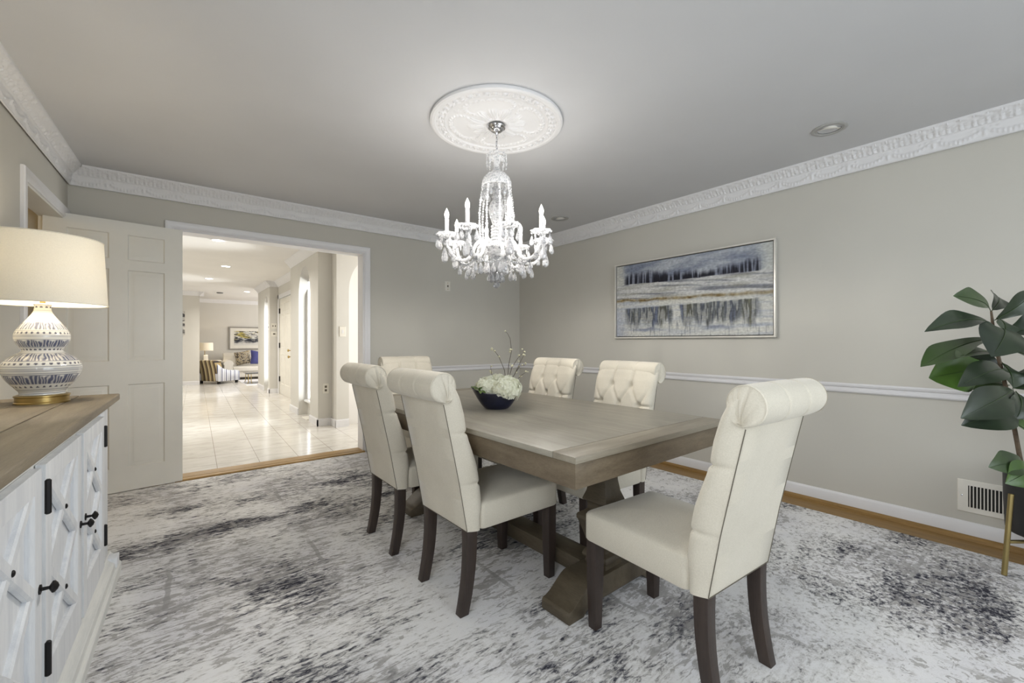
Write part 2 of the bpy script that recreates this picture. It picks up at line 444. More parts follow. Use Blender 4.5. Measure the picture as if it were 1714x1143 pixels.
# ---- crown mouldings with plaster relief
def crown_h(s, t):
    """relief height at s metres along, t = 0..1 from the bottom edge to the ceiling edge"""
    P = 0.208
    if t < 0.52:                                      # festoon band
        v = (t-0.05)/0.45
        p = (s/P) % 1.0 - 0.5                         # rosette at p = +-0.5
        q = 0.5-abs(p)                                # 0 at rosette
        h = 0.0
        rr = sqrt((q*P)**2 + ((v-0.78)*0.06)**2)
        h += 0.010*max(0, 1-rr/0.017)*(0.7+0.3*cos(6*atan2((v-0.78)*0.06, q*P+1e-6)))
        if v < 0.7:                                   # tassel
            ww = 0.010*(0.4+0.6*sin(pi*clamp((0.72-v)/0.5)))
            h += 0.008*max(0, 1-(q*P/ww)**2)*sstep(0.12, 0.25, v) if q*P < ww else 0
        vs = 0.80-0.62*(1-(2*p)**2)                   # swag
        th = 0.13+0.10*(1-abs(2*p))
        dv = abs(v-vs)/th
        if dv < 1: h += 0.009*sqrt(1-dv*dv)*(0.65+0.35*sin(s*330))*sstep(0.02, 0.1, q)
        lf = abs(v-0.9+0.5*q)/0.12
        if lf < 1 and 0.06 < q < 0.3: h += 0.006*(1-lf)*(0.5+0.5*sin(s*260))
        return h
    if t < 0.57: return 0.004*sin(pi*(t-0.52)/0.05)
    if t < 0.93:                                      # leaf band
        v = (t-0.57)/0.36
        c = (s/0.026) % 1.0 - 0.5
        wv = 0.46*sin(pi*(0.18+0.75*v))**0.7
        h = 0.0
        if abs(c) < wv:
            h = 0.009*(1-(c/wv)**2)**0.5*(0.75+0.25*cos(c*34))
        c2 = ((s+0.013)/0.026) % 1.0 - 0.5
        if v > 0.55 and abs(c2) < 0.28: h = max(h, 0.007*(1-abs(c2)/0.28))
        h += 0.003*sin(s*92+5*sin(v*6))*sstep(0, 0.3, v)
        return h
    return 0.0
prof = []
zb = 2.259
def cprof(t):
    if t < 0.04: return (0.010+0.006*sin(pi*t/0.04), zb+0.006*t/0.04)
    if t < 0.52: u = (t-0.04)/0.48; return (0.014+0.010*u, zb+0.006+0.072*u)
    if t < 0.57: u = (t-0.52)/0.05; return (0.027+0.003*u, zb+0.078+0.005*u)
    if t < 0.93: u = (t-0.57)/0.36; return (0.030+0.048*u**1.3, zb+0.083+0.046*u)
    u = (t-0.93)/0.07; return (0.083, zb+0.130+0.0115*u)
TS = [0, .02, .04]+[.04+.48*i/13 for i in range(1, 14)]+[.545, .57]+[.57+.36*i/11 for i in range(1, 12)]+[.94, 1.0]
def crown(name, length, fn, step=0.0058, extra=None):
    n = int(length/step)
    rows = []
    for i in range(n+1):
        s = length*i/n
        r = []
        for t in TS:
            o, z = cprof(t); h = crown_h(s, t)
            r.append(fn(s, o+h*(0.95 if t < .57 else .75), z-(h*0.5 if t >= .57 else 0), o))
        rows.append(r)
    mb = MB(); mb.grid(rows)
    return struct(mb, name, M['plaster'], smooth=60)
lenB = XR+0.609
crown('trim_1', lenB, lambda s, o, z, ob: (clamp(-0.609+s, -0.609+ob, XR-ob), YB-o, z))
crown('trim_2', YB-YR, lambda s, o, z, ob: (XR-o, min(YB-s, YB-ob), z))
crown('trim_3', 5.6, lambda s, o, z, ob: lw(max(s, ob), o, z), step=0.008)

# ---- chair rail, baseboards, shoe mouldings
railp = [(0, .783), (.012, .783), (.020, .792), (.020, .803), (.016, .808), (.016, .820), (.026, .826), (.030, .838), (.026, .847), (0, .847)]
basep = [(0, .015), (.014, .015), (.014, .078), (.010, .086), (.006, .094), (0, .094)]
shoep = [(0, FZ), (.032, FZ), (.030, .008), (.022, .017), (.014, .020), (0, .020)]
def run_back(name, pr, x0, x1, m): struct(MB().extrude(pr, x0, x1, lambda o, z, x: (x, YB-o, z)), name, m, smooth=30)
def run_right(name, pr, y0, y1, m): struct(MB().extrude(pr, y0, y1, lambda o, z, y: (XR-o, y, z)), name, m, smooth=30)
run_back('trim_4', railp, 1.592, XR, M['trim']); run_right('trim_5', railp, YR, YB-0.031, M['trim'])
run_back('baseboard_back', basep, 1.592, XR, M['trim']); run_right('baseboard_right', basep, YR, YB-0.015, M['trim'])
run_back('trim_6', shoep, 1.592, XR, M['oakx']); run_right('trim_7', shoep, YR, YB-0.033, M['oak'])
struct(MB().extrude(basep, DD1+0.07, 6.1, lambda o, z, d: lw(d, o, z)), 'baseboard_left', M['trim'], smooth=30)

# ---- casing of the wide doorway (moulded band mitred round the opening) and its lining
def casing(name, path, fn, wid=0.064, th=0.02):
    prf = [(0, 0), (0, th*.55), (wid*.12, th*.75), (wid*.3, th*.55), (wid*.55, th*.7), (wid*.72, th), (wid*.94, th), (wid, th*.7), (wid, 0)]
    rows = []
    n = len(path)
    for i, (a, z) in enumerate(path):
        rows.append([fn(a+[-1, -1, 1, 1][i]*w_ if n == 4 else a, z+([0, 1, 1, 0][i]*w_), o) for w_, o in prf])
    mb = MB(); V = mb.grid(rows, cv=True); mb.cap(V[0], True); mb.cap(V[-1])
    return struct(mb, name, M['trim'], smooth=30)
casing('trim_8', [(OX0, FZ), (OX0, OZ), (OX1, OZ), (OX1, FZ)], lambda a, z, o: (a, YB-o, z))
casing('trim_9', [(OX0, FZ), (OX0, OZ), (OX1, OZ), (OX1, FZ)], lambda a, z, o: (a, YB+.15+o, z))
b = MB(); b.extrude([(OX0-.002, FZ), (OX0+.010, FZ), (OX0+.010, OZ-.010), (OX1-.010, OZ-.010), (OX1-.010, FZ), (OX1+.002, FZ), (OX1+.002, OZ+.002), (OX0-.002, OZ+.002)], YB-.002, YB+.152, lambda a, z, y: (a, y, z))
struct(b, 'trim_10', M['trim'], smooth=0)
b = MB(); b.extrude([(4.385, FZ), (4.385, .006), (4.395, .012), (4.44, .012), (4.442, .010), (4.445, .014), (4.575, .014), (4.592, .002), (4.592, FZ)], OX0, OX1, lambda y, z, x: (x, y, z))
struct(b, 'trim_11', M['oakx'], smooth=20)
# left doorway casing and lining
def lcas(a, z, o): return lw(a, o, z)
casing('trim_12', [(DD0, FZ), (DD0, DZ), (DD1, DZ), (DD1, FZ)], lcas, wid=0.068)
b = MB(); b.extrude([(DD0-.002, FZ), (DD0+.012, FZ), (DD0+.012, DZ-.012), (DD1-.012, DZ-.012), (DD1-.012, FZ), (DD1+.002, FZ), (DD1+.002, DZ+.002), (DD0-.002, DZ+.002)], .002, -.122, lambda d, z, o: lw(d, o, z))
struct(b, 'trim_13', M['door'], smooth=0)

# ---- six panel door, folded back in front of the back wall
def panel_face(mb, W, H, y, sgn, cols, rows, dep=0.009, bev=0.016):
    """front skin at depth y of a W x H leaf with raised fielded panels"""
    xs = sorted(set([0, W]+[c for p in cols for c in p])); zs = sorted(set([0, H]+[c for p in rows for c in p]))
    for i in range(len(xs)-1):
        for j in range(len(zs)-1):
            x0, x1, z0, z1 = xs[i], xs[i+1], zs[j], zs[j+1]
            if (x0, x1) in cols and (z0, z1) in rows:
                R = [(0, 0), (bev*.45, dep), (bev*1.1, dep*.9), (bev*2.2, dep*.25), (bev*2.4, dep*.2)]
                rings = [[(x0+e, y+sgn*d, z0+e), (x1-e, y+sgn*d, z0+e), (x1-e, y+sgn*d, z1-e), (x0+e, y+sgn*d, z1-e)] for e, d in R]
                V = mb.grid(rings, cv=True); mb.cap(V[-1])
            else: mb.quad((x0, y, z0), (x1, y, z0), (x1, y, z1), (x0, y, z1))
    return mb
def six_panel(name, W, H, T, colf, rowf, m, parent=None):
    mb = MB(); panel_face(mb, W, H, 0, 1, colf, rowf); panel_face(mb, W, H, T, -1, colf, rowf)
    for p in (((0,0,0),(W,0,0),(W,T,0),(0,T,0)), ((0,0,H),(W,0,H),(W,T,H),(0,T,H)), ((0,0,0),(0,0,H),(0,T,H),(0,T,0)), ((W,0,0),(W,0,H),(W,T,H),(W,T,0))): mb.quad(*p)
    o = mb.build(name, m, parent, smooth=25, weld=True); return o
d1 = six_panel('door_1', .766, 2.02, .035, [(.113, .332), (.434, .653)], [(.175, .80), (.975, 1.66), (1.735, 1.925)], M['door'])
d1['kind'] = 'structure'
ang = atan2(.057, .397)
d1.location = (-0.709, 4.272, .006); d1.rotation_euler = (0, 0, ang)
for zz in (.25, 1.75):
    hb = MB().lathe([(.006, -.045), (.006, .045)], 8, (0, -.004, zz)).build('hinge', M['brass'], d1)

# ------------------------------------------------------------------ rug
b = MB(); rows = []
top = [(-.63, -1.55), (3.368, -1.55), (3.368, 4.412), (1.5, 4.402), (0, 4.368), (-.58, 4.34)]
b.extrude(top, FZ, 0.0)
tag(b.build('area_rug', M['rug'], smooth=0), 'large distressed grey, white and charcoal rug covering the dining room floor', 'rug')

# ------------------------------------------------------------------ dining table
TA = thing('dining_table', 'long grey-brown wooden trestle dining table with plank top in the middle of the rug', 'table', (1.5215, 1.966, 0), 0.026)
TW, TL, TZ = 1.062, 1.975, 0.752
hw, hl, be = TW/2, TL/2, 0.105
b = MB(); b.box(-hw, -hl+be+.0022, TZ-.023, hw, hl-be-.0022, TZ)
b.build('plank_top', M['table'], TA, smooth=30, bevel=.003)
for sgn in (-1, 1):
    y0, y1 = sorted((sgn*(hl-be), sgn*hl))
    MB().box(-hw, y0, TZ-.023, hw, y1, TZ).build('breadboard_end', M['tablex'], TA, smooth=30, bevel=.003)
b = MB()
ap = .013; az0, az1 = TZ-.112, TZ-.0235
o_, i_ = [(-hw+ap, -hl+ap), (hw-ap, -hl+ap), (hw-ap, hl-ap), (-hw+ap, hl-ap)], [(-hw+ap+.03, -hl+ap+.03), (hw-ap-.03, -hl+ap+.03), (hw-ap-.03, hl-ap-.03), (-hw+ap+.03, hl-ap-.03)]
V = b.grid([[(x, y, az0) for x, y in o_], [(x, y, az1) for x, y in o_], [(x, y, az1) for x, y in i_], [(x, y, az0) for x, y in i_]], cu=True, cv=True)
b.build('apron', M['apron'], TA, smooth=30, bevel=.002)
def footprof():
    # side outline of the sledge foot (x, z), cyma ends, arched underside
    R = []
    for k in range(9):
        t = k/8; R.append((.16+.135*t, .125-.075*(t*t*(3-2*t))))
    R += [(.302, .040), (.302, .006), (.296, 0), (.215, 0)]
    for k in range(1, 6):
        t = k/5; R.append((.215-.05*t, .032*sin(pi/2*t)))
    Lh = [(-x, z) for x, z in reversed(R)]
    return R+Lh
PED = [(.112, .600), (.112, .648), (.090, .575), (.076, .555), (.080, .500), (.094, .450), (.116, .415), (.118, .408), (.094, .400), (.088, .390), (.088, .368), (.110, .356), (.142, .345), (.150, .338), (.150, .322), (.142, .314), (.128, .290), (.105, .245), (.088, .205), (.085, .190), (.110, .178), (.118, .165), (.118, .152), (.100, .144), (.105, .1245)]
PED = [(r*.58, z) for r, z in [(.190, .6395), (.190, .612), (.120, .598)]+PED[2:]]
for sy in (-1, 1):
    py = -.677 if sy < 0 else .689
    b = MB(); rows = [[(-r, py-r, z), (r, py-r, z), (r, py+r, z), (-r, py+r, z)] for r, z in PED]
    V = b.grid(rows, cv=True); b.cap(V[0]); b.cap(V[-1])
    b.build('pedestal', M['tabledark'], TA, smooth=35, bevel=.002)
    b = MB(); b.extrude([(x*1.055, z) for x, z in footprof()], py-.080, py+.073, lambda x, z, y: (x, y, z))
    b.build('sledge_foot', M['tabledark'], TA, smooth=35, bevel=.003)
b = MB(); b.box(-.062, -.59, .045, .062, .59, .118)
b.build('stretcher', M['tabledark'], TA, smooth=30, bevel=.004)

# ------------------------------------------------------------------ tufted roll-back chairs
def rounded_rect(w, d, r, n=5):
    P = []
    for cx, cy, a0 in ((w/2-r, d/2-r, 0), (-w/2+r, d/2-r, pi/2), (-w/2+r, -d/2+r, pi), (w/2-r, -d/2+r, 1.5*pi)):
        for k in range(n+1):
            a = a0+pi/2*k/n; P.append((cx+r*cos(a), cy+r*sin(a)))
    return P
def interp(tab, z):
    for i in range(len(tab)-1):
        if tab[i][0] <= z <= tab[i+1][0]:
            t = (z-tab[i][0])/(tab[i+1][0]-tab[i][0]); return tab[i][1]+(tab[i+1][1]-tab[i][1])*t
    return tab[0][1] if z < tab[0][0] else tab[-1][1]
REAR = [(.345, -.252), (.55, -.290), (.75, -.334), (.882, -.364), (.97, -.385)]
FRONT = [(.345, -.185), (.46, -.184), (.55, -.190), (.62, -.208), (.72, -.243), (.83, -.268), (.90, -.292), (.945, -.313), (.97, -.330)]
BX, BZ = .140, .108
def tuft(x, z):
    """padding height at lateral x, height z"""
    if z < .50: return 0
    zz = (z-.865)/BZ
    a = (x/(BX/2)+zz)/2; c = (x/(BX/2)-zz)/2
    a += .5; c += .5                                    # a 2-button row at z=.865
    fa, fc = abs(sin(pi*a)), abs(sin(pi*c))
    inside = sstep(.205, .165, abs(x))*sstep(.50, .56, z)
    if z > .865:                                        # vertical pleats above the top row
        e = abs(sin(pi*(x/BX+.5)))
        p = (min(1, e*3.2))**.7
    else:
        p = (min(1, fa*2.4)*min(1, fc*2.4))**.6
    h = -.013*(1-p)*inside
    for j in range(4):
        zb = .865-j*BZ
        for xb in ((-BX/2, BX/2) if j % 2 == 0 else (-BX, 0, BX)):
            d2 = ((x-xb)**2+(z-zb)**2); h -= .016*exp(-d2/(2*.013**2))
    if abs(x) > .12 and z < .86:                        # pleat from the outer buttons to the side
        for zb in (.757, .541): h -= .013*exp(-((z-zb)/.0075)**2)*sstep(.11, .15, abs(x))
    return h
def make_backrest():
    mb = MB(); rows = []
    zs = [.345, .36, .40, .44]+[.46+.0058*i for i in range(88)]
    WR, WF = .192, .208
    for z in zs:
        yr, yf = interp(REAR, z), interp(FRONT, z)
        bulge = .009*abs(sin(pi*(z-.541)/.216))**.7 if .4 < z < .95 else 0; WF = .208+.006*sstep(.82, .92, z)
        row = []
        for i in range(5): row.append((-WR+2*WR*i/4, yr, z))
        def side(sg):
            out = []
            for t in (.03, .06, .35, .65, .85):
                dz = 0
                for zb in (.757, .541): dz -= .010*exp(-((z-zb)/.0075)**2)
                out.append((sg*(WR+(WF-WR)*min(1, t*1.5)+bulge*t+.004*sin(pi*t)+dz*t), yr+(yf-yr)*t*.86, z))
            return out
        row += side(1)
        m = 72
        for i in range(m+1):
            x = WF-2*WF*i/m
            e = abs(x)/WF; rnd = (1-e**9)*.016
            row.append((x, yf-.016+rnd+tuft(x, z)*(1-.35*e**6)+.008*(1-e*e)+bulge*.7*e**2, z))
        row += list(reversed(side(-1)))
        rows.append(row)
    V = mb.grid(rows, cv=True); mb.cap(V[0], True); mb.cap(V[-1])
    return mb
RC = (-.371, .946)
def make_roll():
    mb = MB(); rows = []; Wd = .209; n = 92; m = 60
    def contour(a, grow=1.0):
        r = .0575*grow
        return (RC[0]+r*cos(a)*1.0, RC[1]+r*sin(a)*1.03)
    pin = (-.352, .886)
    # cap, body, cap
    for sgn in (-1, 1):
        caprows = []
        for k in range(7):
            t = k/6
            row = []
            for j in range(m):
                a = 2*pi*j/m
                y, z = contour(a)
                yy, zz = y+(pin[0]-y)*(1-t), z+(pin[1]-z)*(1-t)
                pl = 0
                for ak, dp in ((1.75, .007), (1.15, .006), (.72, .005), (.30, .0045), (2.6, .002)):
                    da = (a-ak+pi) % (2*pi)-pi; pl += dp*exp(-(da/.10)**2)
                pl *= sin(pi*min(1, t*1.02))**.7
                x = sgn*(Wd-.004+.017*(1-t*t)**.8*min(1, .35+t*1.6)-pl-.012*(1-t)**3)
                row.append((x, yy, zz))
            caprows.append(row)
        if sgn == -1: rows += caprows
        else: last = list(reversed(caprows))
    for i in range(n+1):
        x = -Wd+2*Wd*i/n
        g = 0
        for xb in (-BX/2, BX/2): g += exp(-((x-xb)/.0055)**2)
        e = abs(x)/Wd
        gr = 1-.075*g+.03*(1-(abs(x)/Wd)**2)-(.045*(e**18))
        rows.append([(x, *contour(2*pi*j/m, gr)) for j in range(m)])
    rows += last
    mb.grid(rows, cv=True)
    return mb
def make_seat():
    mb = MB(); rings = []
    w, d, cy = .424, .452, .030
    for ins, z in ((.004, .345), (0, .352), (0, .40), (0, .442), (.004, .450), (.010, .455)):
        rings.append([(x, y+cy, z) for x, y in rounded_rect(w-2*ins, d-2*ins, .022)])
    for s_ in (.9, .78, .62, .45, .28, .12):
        z = .455+.026*(1-s_**2.2)
        rings.append([(x*s_, y*s_+cy, z) for x, y in rounded_rect(w-.024, d-.024, .022)])
    V = mb.grid(rings, cv=True); mb.cap(V[0], True); mb.cap(V[-1])
    return mb
def make_chair():
    t = thing('dining_chair', 'cream', 'chair', group='tufted cream roll-back dining chairs')
    make_seat().build('seat', M['linen'], t, smooth=50)
    bk = make_backrest().build('backrest', M['linen'], t, smooth=60)
    make_roll().build('top_roll', M['linen'], bk, smooth=60)
    p = MB()
    pts = [(-.1925, -.2525, .347)]
    for sgn in (-1, 1):
        q = MB(); q.tube([(sgn*.1925, interp(REAR, z)-.0005, z) for z in [.347+.53*i/16 for i in range(17)]], .0016, 6)
        q.build('seam', M['seam'], bk)
        for dz in (0, 1):
            pass
    q = MB(); q.tube([(x, -.2535, .3455) for x in (-.1925, 0, .1925)], .0015, 6); q.build('seam', M['seam'], bk)
    for sx in (-1, 1):
        f = MB(); rows = []
        for z, h in ((.352, .0245), (.20, .0235), (0, .0185)):
            cx, cy = sx*.183, .222
            rows.append([(cx-h, cy-h, z), (cx+h, cy-h, z), (cx+h, cy+h, z), (cx-h, cy+h, z)])
        V = f.grid(rows, cv=True); f.cap(V[0]); f.cap(V[-1], True); f.build('leg', M['leg'], t, bevel=.002)
        r = MB(); rows = []
        for k in range(9):
            u = k/8; z = .352*(1-u)
            yb = -.226-.036*u*u+.004*sin(pi*u); hy = .0245-.004*u; hx = .0235-.004*u
            cx = sx*.168
            rows.append([(cx-hx, yb-hy, z), (cx+hx, yb-hy, z), (cx+hx, yb+hy, z), (cx-hx, yb+hy, z)])
        rows = [[(x, min(y, 0), z) for x, y, z in rw] for rw in rows]
        V = r.grid(rows, cv=True); r.cap(V[0]); r.cap(V[-1], True); r.build('leg', M['leg'], t, bevel=.002)
    return t
ch = make_chair()
def fwd(ax, ay): return atan2(ay, ax)-pi/2          # local +y turned to (ax, ay)
spots = [((1.478, .905), fwd(.045, 1), 'cream roll-back dining chair standing alone at the near end of the table'),
         ((1.192, 1.700), fwd(1, .02), 'cream roll-back chair on the sideboard side of the table, the nearer of two'),
         ((1.176, 2.355), fwd(1, 0), 'cream roll-back chair on the sideboard side of the table, the farther of two'),
         ((1.508, 3.004), fwd(0, -1), 'cream tufted chair at the far end of the table, mostly hidden behind two chair backs'),
         ((1.872, 2.315), fwd(-1, 0), 'cream button-tufted chair by the painting wall, just right of the flower bowl'),
         ((1.850, 1.652), fwd(-1, .02), 'cream button-tufted chair by the painting wall, nearer one, under the left half of the painting')]
for i, (p, rz, lb) in enumerate(spots):
    if i == 0: ch.location = (*p, 0); ch.rotation_euler = (0, 0, rz); ch['label'] = lb
    else: dup(ch, (*p, 0), rz, lb)

# ------------------------------------------------------------------ flower bowl
bx, by = 1.418, 1.950
cr, sr = .787, -.617                                   # the bowl's long axis
bw = thing('flower_bowl', 'boat-shaped glossy navy glass bowl holding white hydrangeas on the table', 'bowl', (bx, by, TZ), atan2(sr, cr))
mb = MB(); rows = []
for t in [0, .04, .15, .3, .45, .6, .75, .9, 1.0]:
    row = []
    for k in range(40):
        a = 2*pi*k/40
        ax = .062+.083*t**.75; ay = .048+.036*t**.7
        rise = (.088+.034*abs(cos(a))**3)*t
        row.append((ax*cos(a), ay*sin(a), .001+rise))
    rows.append(row)
inn = []
for t in [1.0, .8, .55, .3, .12]:
    row = []
    for k in range(40):
        a = 2*pi*k/40
        ax = .058+.083*t**.75; ay = .044+.036*t**.7
        row.append((ax*cos(a), ay*sin(a), .008+(.086+.034*abs(cos(a))**3)*t-.002))
    inn.append(row)
V = mb.grid(rows+inn, cv=True); mb.cap(V[0], True); mb.cap(V[-1])
mb.build('bowl_body', M['navy_glass'], bw, smooth=60)
def floret(mb, c, n, s, rot):
    n = n.normalized(); x = n.orthogonal().normalized(); y = n.cross(x)
    for k in range(4):
        a = rot+k*pi/2
        d = x*cos(a)+y*sin(a); e = n.cross(d)
        P = [c, c+d*s*.5+e*s*.42+n*s*.12, c+d*s*1.0+n*s*.02, c+d*s*.5-e*s*.42+n*s*.12]
        mb.bm.faces.new([mb.bm.verts.new(p) for p in P])
def hydrangea(name, lab, loc, r, n):
    mb = MB()
    for i in range(n):
        ph = math.acos(1-1.75*(i+.5)/n); th = i*2.399963
        d = Vector((sin(ph)*cos(th), sin(ph)*sin(th), cos(ph)*.8))
        floret(mb, d*r*(.9+.18*random.random()), d+Vector((random.uniform(-.4,.4), random.uniform(-.4,.4), random.uniform(-.2,.4))), r*.30*(.85+.4*random.random()), random.random()*3)
    h = thing(name, lab, 'flower', loc, 0, 'hydrangea heads in the navy bowl')
    mb.build('petals', M['petal'], h, smooth=0, weld=False)
    MB().ball((0, 0, 0), r*.84, 14, 10, sz=.8).build('flower_core', M['petal'], h)
    return h
def bl(x, y, z):                                       # bowl-local to world
    a = atan2(sr, cr); return (bx+x*cos(a)-y*sin(a), by+x*sin(a)+y*cos(a), TZ+z)
hydrangea('hydrangea', 'large white hydrangea head at the right of the navy bowl', bl(.055, -.012, .112), .078, 190)
hydrangea('hydrangea', 'smaller white hydrangea head at the left of the navy bowl', bl(-.048, .012, .118), .066, 150)
hydrangea('hydrangea', 'white hydrangea head at the back of the navy bowl, between the two others', bl(.008, .035, .135), .062, 130)
def flat_leaf(mb, base, tip, w, nrm, segs=6, droop=.0):
    B, T = Vector(base), Vector(tip); ax = (T-B); Lh = ax.length; ax.normalize()
    nrm = Vector(nrm); nrm = (nrm-ax*nrm.dot(ax)).normalized(); sd = ax.cross(nrm)
    rows = []
    for i in range(segs+1):
        t = i/segs; ww = w*sin(pi*min(1, .04+.96*t))**.8 if i < segs else .0008
        c = B+ax*Lh*t+nrm*(droop*Lh*(4*t*(1-t)))
        rows.append([c-sd*ww+nrm*ww*.25, c, c+sd*ww+nrm*ww*.25])
    mb.grid(rows)
lv = thing('leaf_sprig', 'green leaf sprig hanging over the left rim of the navy bowl', 'leaves', bl(-.09, -.05, .105))
for (dx, dy, dz, w_) in ((-.045, -.01, .012, .014), (-.02, -.035, -.012, .013), (.02, -.03, -.02, .012), (-.05, .02, .02, .012), (.0, -.02, .022, .012)):
    mb = MB(); flat_leaf(mb, (0, 0, 0), (dx, dy, dz), w_, (0, -.3, 1), droop=.15); mb.build('leaf', M['greenleaf'], lv)
# blossoming twigs rising behind the heads
tw = thing('blossom_branch', 'bare twigs with tiny pale blossoms rising behind the white hydrangeas', 'twigs', bl(.055, .055, .10))
def cw(dx, dz, dd=0): return (dx*.7873+dd*.6166, -dx*.6166+dd*.7873, dz)
branches = [[(0, 0), (-.012, .07), (-.045, .12), (-.075, .145), (-.088, .142)], [(0, 0), (.012, .09), (.028, .14), (.020, .185), (.004, .205), (-.012, .212)],
            [(.002, .02), (.03, .08), (.065, .115), (.088, .13)], [(.004, .01), (.045, .055), (.075, .095), (.098, .125), (.10, .138)], [(.004, .005), (.05, .03), (.085, .052), (.11, .062)],
            [(-.07, -.02), (-.078, .03), (-.088, .065), (-.092, .085)], [(-.07, -.02), (-.05, .0), (-.02, .0)], [(.045, .055), (.075, .085), (.105, .088)]]
for bi, br in enumerate(branches):
    pts = [cw(x, z*1.58, .02*sin(bi*1.7)*i/len(br)) for i, (x, z) in enumerate(br)]
    MB().tube(pts, [.0022-.0013*i/(len(pts)-1) for i in range(len(pts))], 6).build('twig', M['twig'], tw)
    for k in range(5):
        i = random.randrange(1, len(pts)); p = Vector(pts[i])+Vector((random.uniform(-.012, .012), random.uniform(-.012, .012), random.uniform(-.008, .014)))
        MB().ball(p, random.uniform(.0035, .008), 7, 5, sz=.8).build('blossom', M['bud'], tw)

# ------------------------------------------------------------------ framed painting on the right wall
def fb(x, y, z=0, o=4): return noise.fractal(Vector((x, y, z)), 0.9, 2.0, o)
def landscape(u, v):
    wv = .012*fb(u*3, v*3, 1)
    base = (.74, .75, .76)
    sky = mixc((.47, .50, .57), (.70, .72, .75), clamp(.5+1.0*fb(u*4, v*9, 2)))
    sky = mixc(sky, (.78, .79, .77), sstep(.86, .98, u+.05*fb(u*9, v*9, 5))*1.0)
    sky = mixc(sky, (.78, .78, .75), sstep(.10, .02, u+.04*fb(u*9, v*9, 6)))
    c = base
    tb = .725-.02*u+wv                                       # foot of the tree line
    if v > tb: c = sky
    tt = tb+.12+.05*fb(u*26, 3.3, 0, 3)+.04*sin(u*8)
    if v > tb-.005 and .05 < u < .955:
        stroke = clamp(.80+1.7*fb(u*62, v*2.2, 7, 2))
        k = sstep(tt+.03, tt-.06, v)*sstep(tb-.01, tb+.01, v)*sstep(.05, .09, u)*sstep(.955, .92, u)
        c = mixc(c, mixc((.46, .48, .55), (.13, .13, .16), clamp(stroke*1.1-.55*(v-tb)/.14+.1)), k*clamp(.55+stroke*.6))
    if v <= tb:                                              # snow fields
        s = fb(u*2.2, v*20+u*3, 3)
        c = mixc((.80, .80, .79), (.46, .47, .50), clamp(s*1.6+.15))
        c = mixc(c, (.56, .55, .50), clamp(fb(u*4, v*26, 8)*1.1)*.7)
    oc = .505-.045*u+.018*fb(u*7, 1, 4)
    k = exp(-((v-oc)/(.016+.010*clamp(fb(u*6, 2, 9)+.4)))**2)
    if v < oc+.02: c = mixc((.79, .79, .76), (.66, .68, .72), clamp(.2+.9*fb(u*3, v*22, 12)))
    c = mixc(c, mixc((.33, .25, .12), (.58, .50, .33), clamp(.5+fb(u*30, v*30, 3))), k*clamp(.9-.3*u+.5*fb(u*16, 0, 2)))
    rt = .395+.02*u+.012*fb(u*9, 2, 1); rb = .16+.10*fb(u*22, 5, 2, 3)
    if v < rt:
        st = clamp(.5+1.2*fb(u*46, v*3, 15, 3))
        gap = sstep(.015, .04, abs(u-.452+.01*fb(v*9, 1, 1)))*sstep(.06, .09, u)*sstep(.96, .90, u)
        k = sstep(rt, rt-.02, v)*sstep(rb-.06, rb+.06, v)*gap*(.35+.65*sstep(.25, .6, st))
        dk = mixc((.14, .15, .15), mixc((.40, .43, .52), (.44, .44, .38), clamp(.5+1.3*fb(u*12, 1, 20))), clamp(st*.9))
        c = mixc(c, dk, clamp(k))
        for (u0, v0, w_) in ((.24, .09, .10), (.70, .10, .09)):
            k2 = exp(-((u-u0)/w_)**2-((v-v0-.02*fb(u*12, 1, 1))/.022)**2); c = mixc(c, (.40, .43, .52), .75*k2)
        if v < .2: c = mixc(c, (.42, .43, .46), .5*sstep(.25, .5, fb(u*95, v*5, 30, 2)))
    c = mixc(c, (.60, .63, .72), .5*sstep(.12, .0, u)*sstep(.45, .3, v))
    g = .93+.14*fb(u*60, v*60, 40, 2)
    return tuple(clamp(x*g)**2.0 for x in c)
def canvas(name, W, H, fn, m, nx, ny, parent, at):
    """at(u,v) gives the local point"""
    mb = MB(); mb.grid([[at(i/nx, j/ny) for j in range(ny+1)] for i in range(nx+1)])
    me = mb
    o = mb.build(name, m, parent, smooth=0, weld=False)
    return o
M['canvas'] = vcol('painted canvas', 0.6, 0.25, bs=0.2)
PY0, PY1, PZ0, PZ1 = 1.325, 2.828, 1.160, 1.908
pt = thing('landscape_painting', 'wide framed winter landscape painting, dark trees above water, on the right wall', 'painting', (XR, (PY0+PY1)/2, PZ0))
PW, PH = PY1-PY0, PZ1-PZ0; fw = .014
def ring(x0, x1, a, z0, z1, w_):
    mb = MB(); o_ = [(-a, z0), (a, z0), (a, z1), (-a, z1)]; i_ = [(-a+w_, z0+w_), (a-w_, z0+w_), (a-w_, z1-w_), (-a+w_, z1-w_)]
    mb.grid([[(x0, y, z) for y, z in o_], [(x1, y, z) for y, z in o_], [(x1, y, z) for y, z in i_], [(x0, y, z) for y, z in i_]], cu=True, cv=True); return mb
ring(-.003, -.042, PW/2, 0, PH, fw).build('frame', M['silver'], pt, smooth=0, bevel=.0015)
MB().box(-.014, -PW/2+fw, fw, -.004, PW/2-fw, PH-fw).build('backing', M['shadowgap'], pt, smooth=0)
NX, NY = 300, 150; gp = .007
def pat(u, v): return (-.030, (PW/2-fw-gp)*(1-2*u), fw+gp+(PH-2*fw-2*gp)*v)
cv = canvas('canvas', 1, 1, None, M['canvas'], NX, NY, pt, pat)
paint(cv, lambda co: landscape((1-co.y/(PW/2-fw-gp))/2, (co.z-fw-gp)/(PH-2*fw-2*gp)))
MB().box(-.029, -PW/2+fw+gp, fw+gp, -.014, PW/2-fw-gp, PH-fw-gp).build('stretcher_edge', M['shadowgap'], pt, smooth=0)

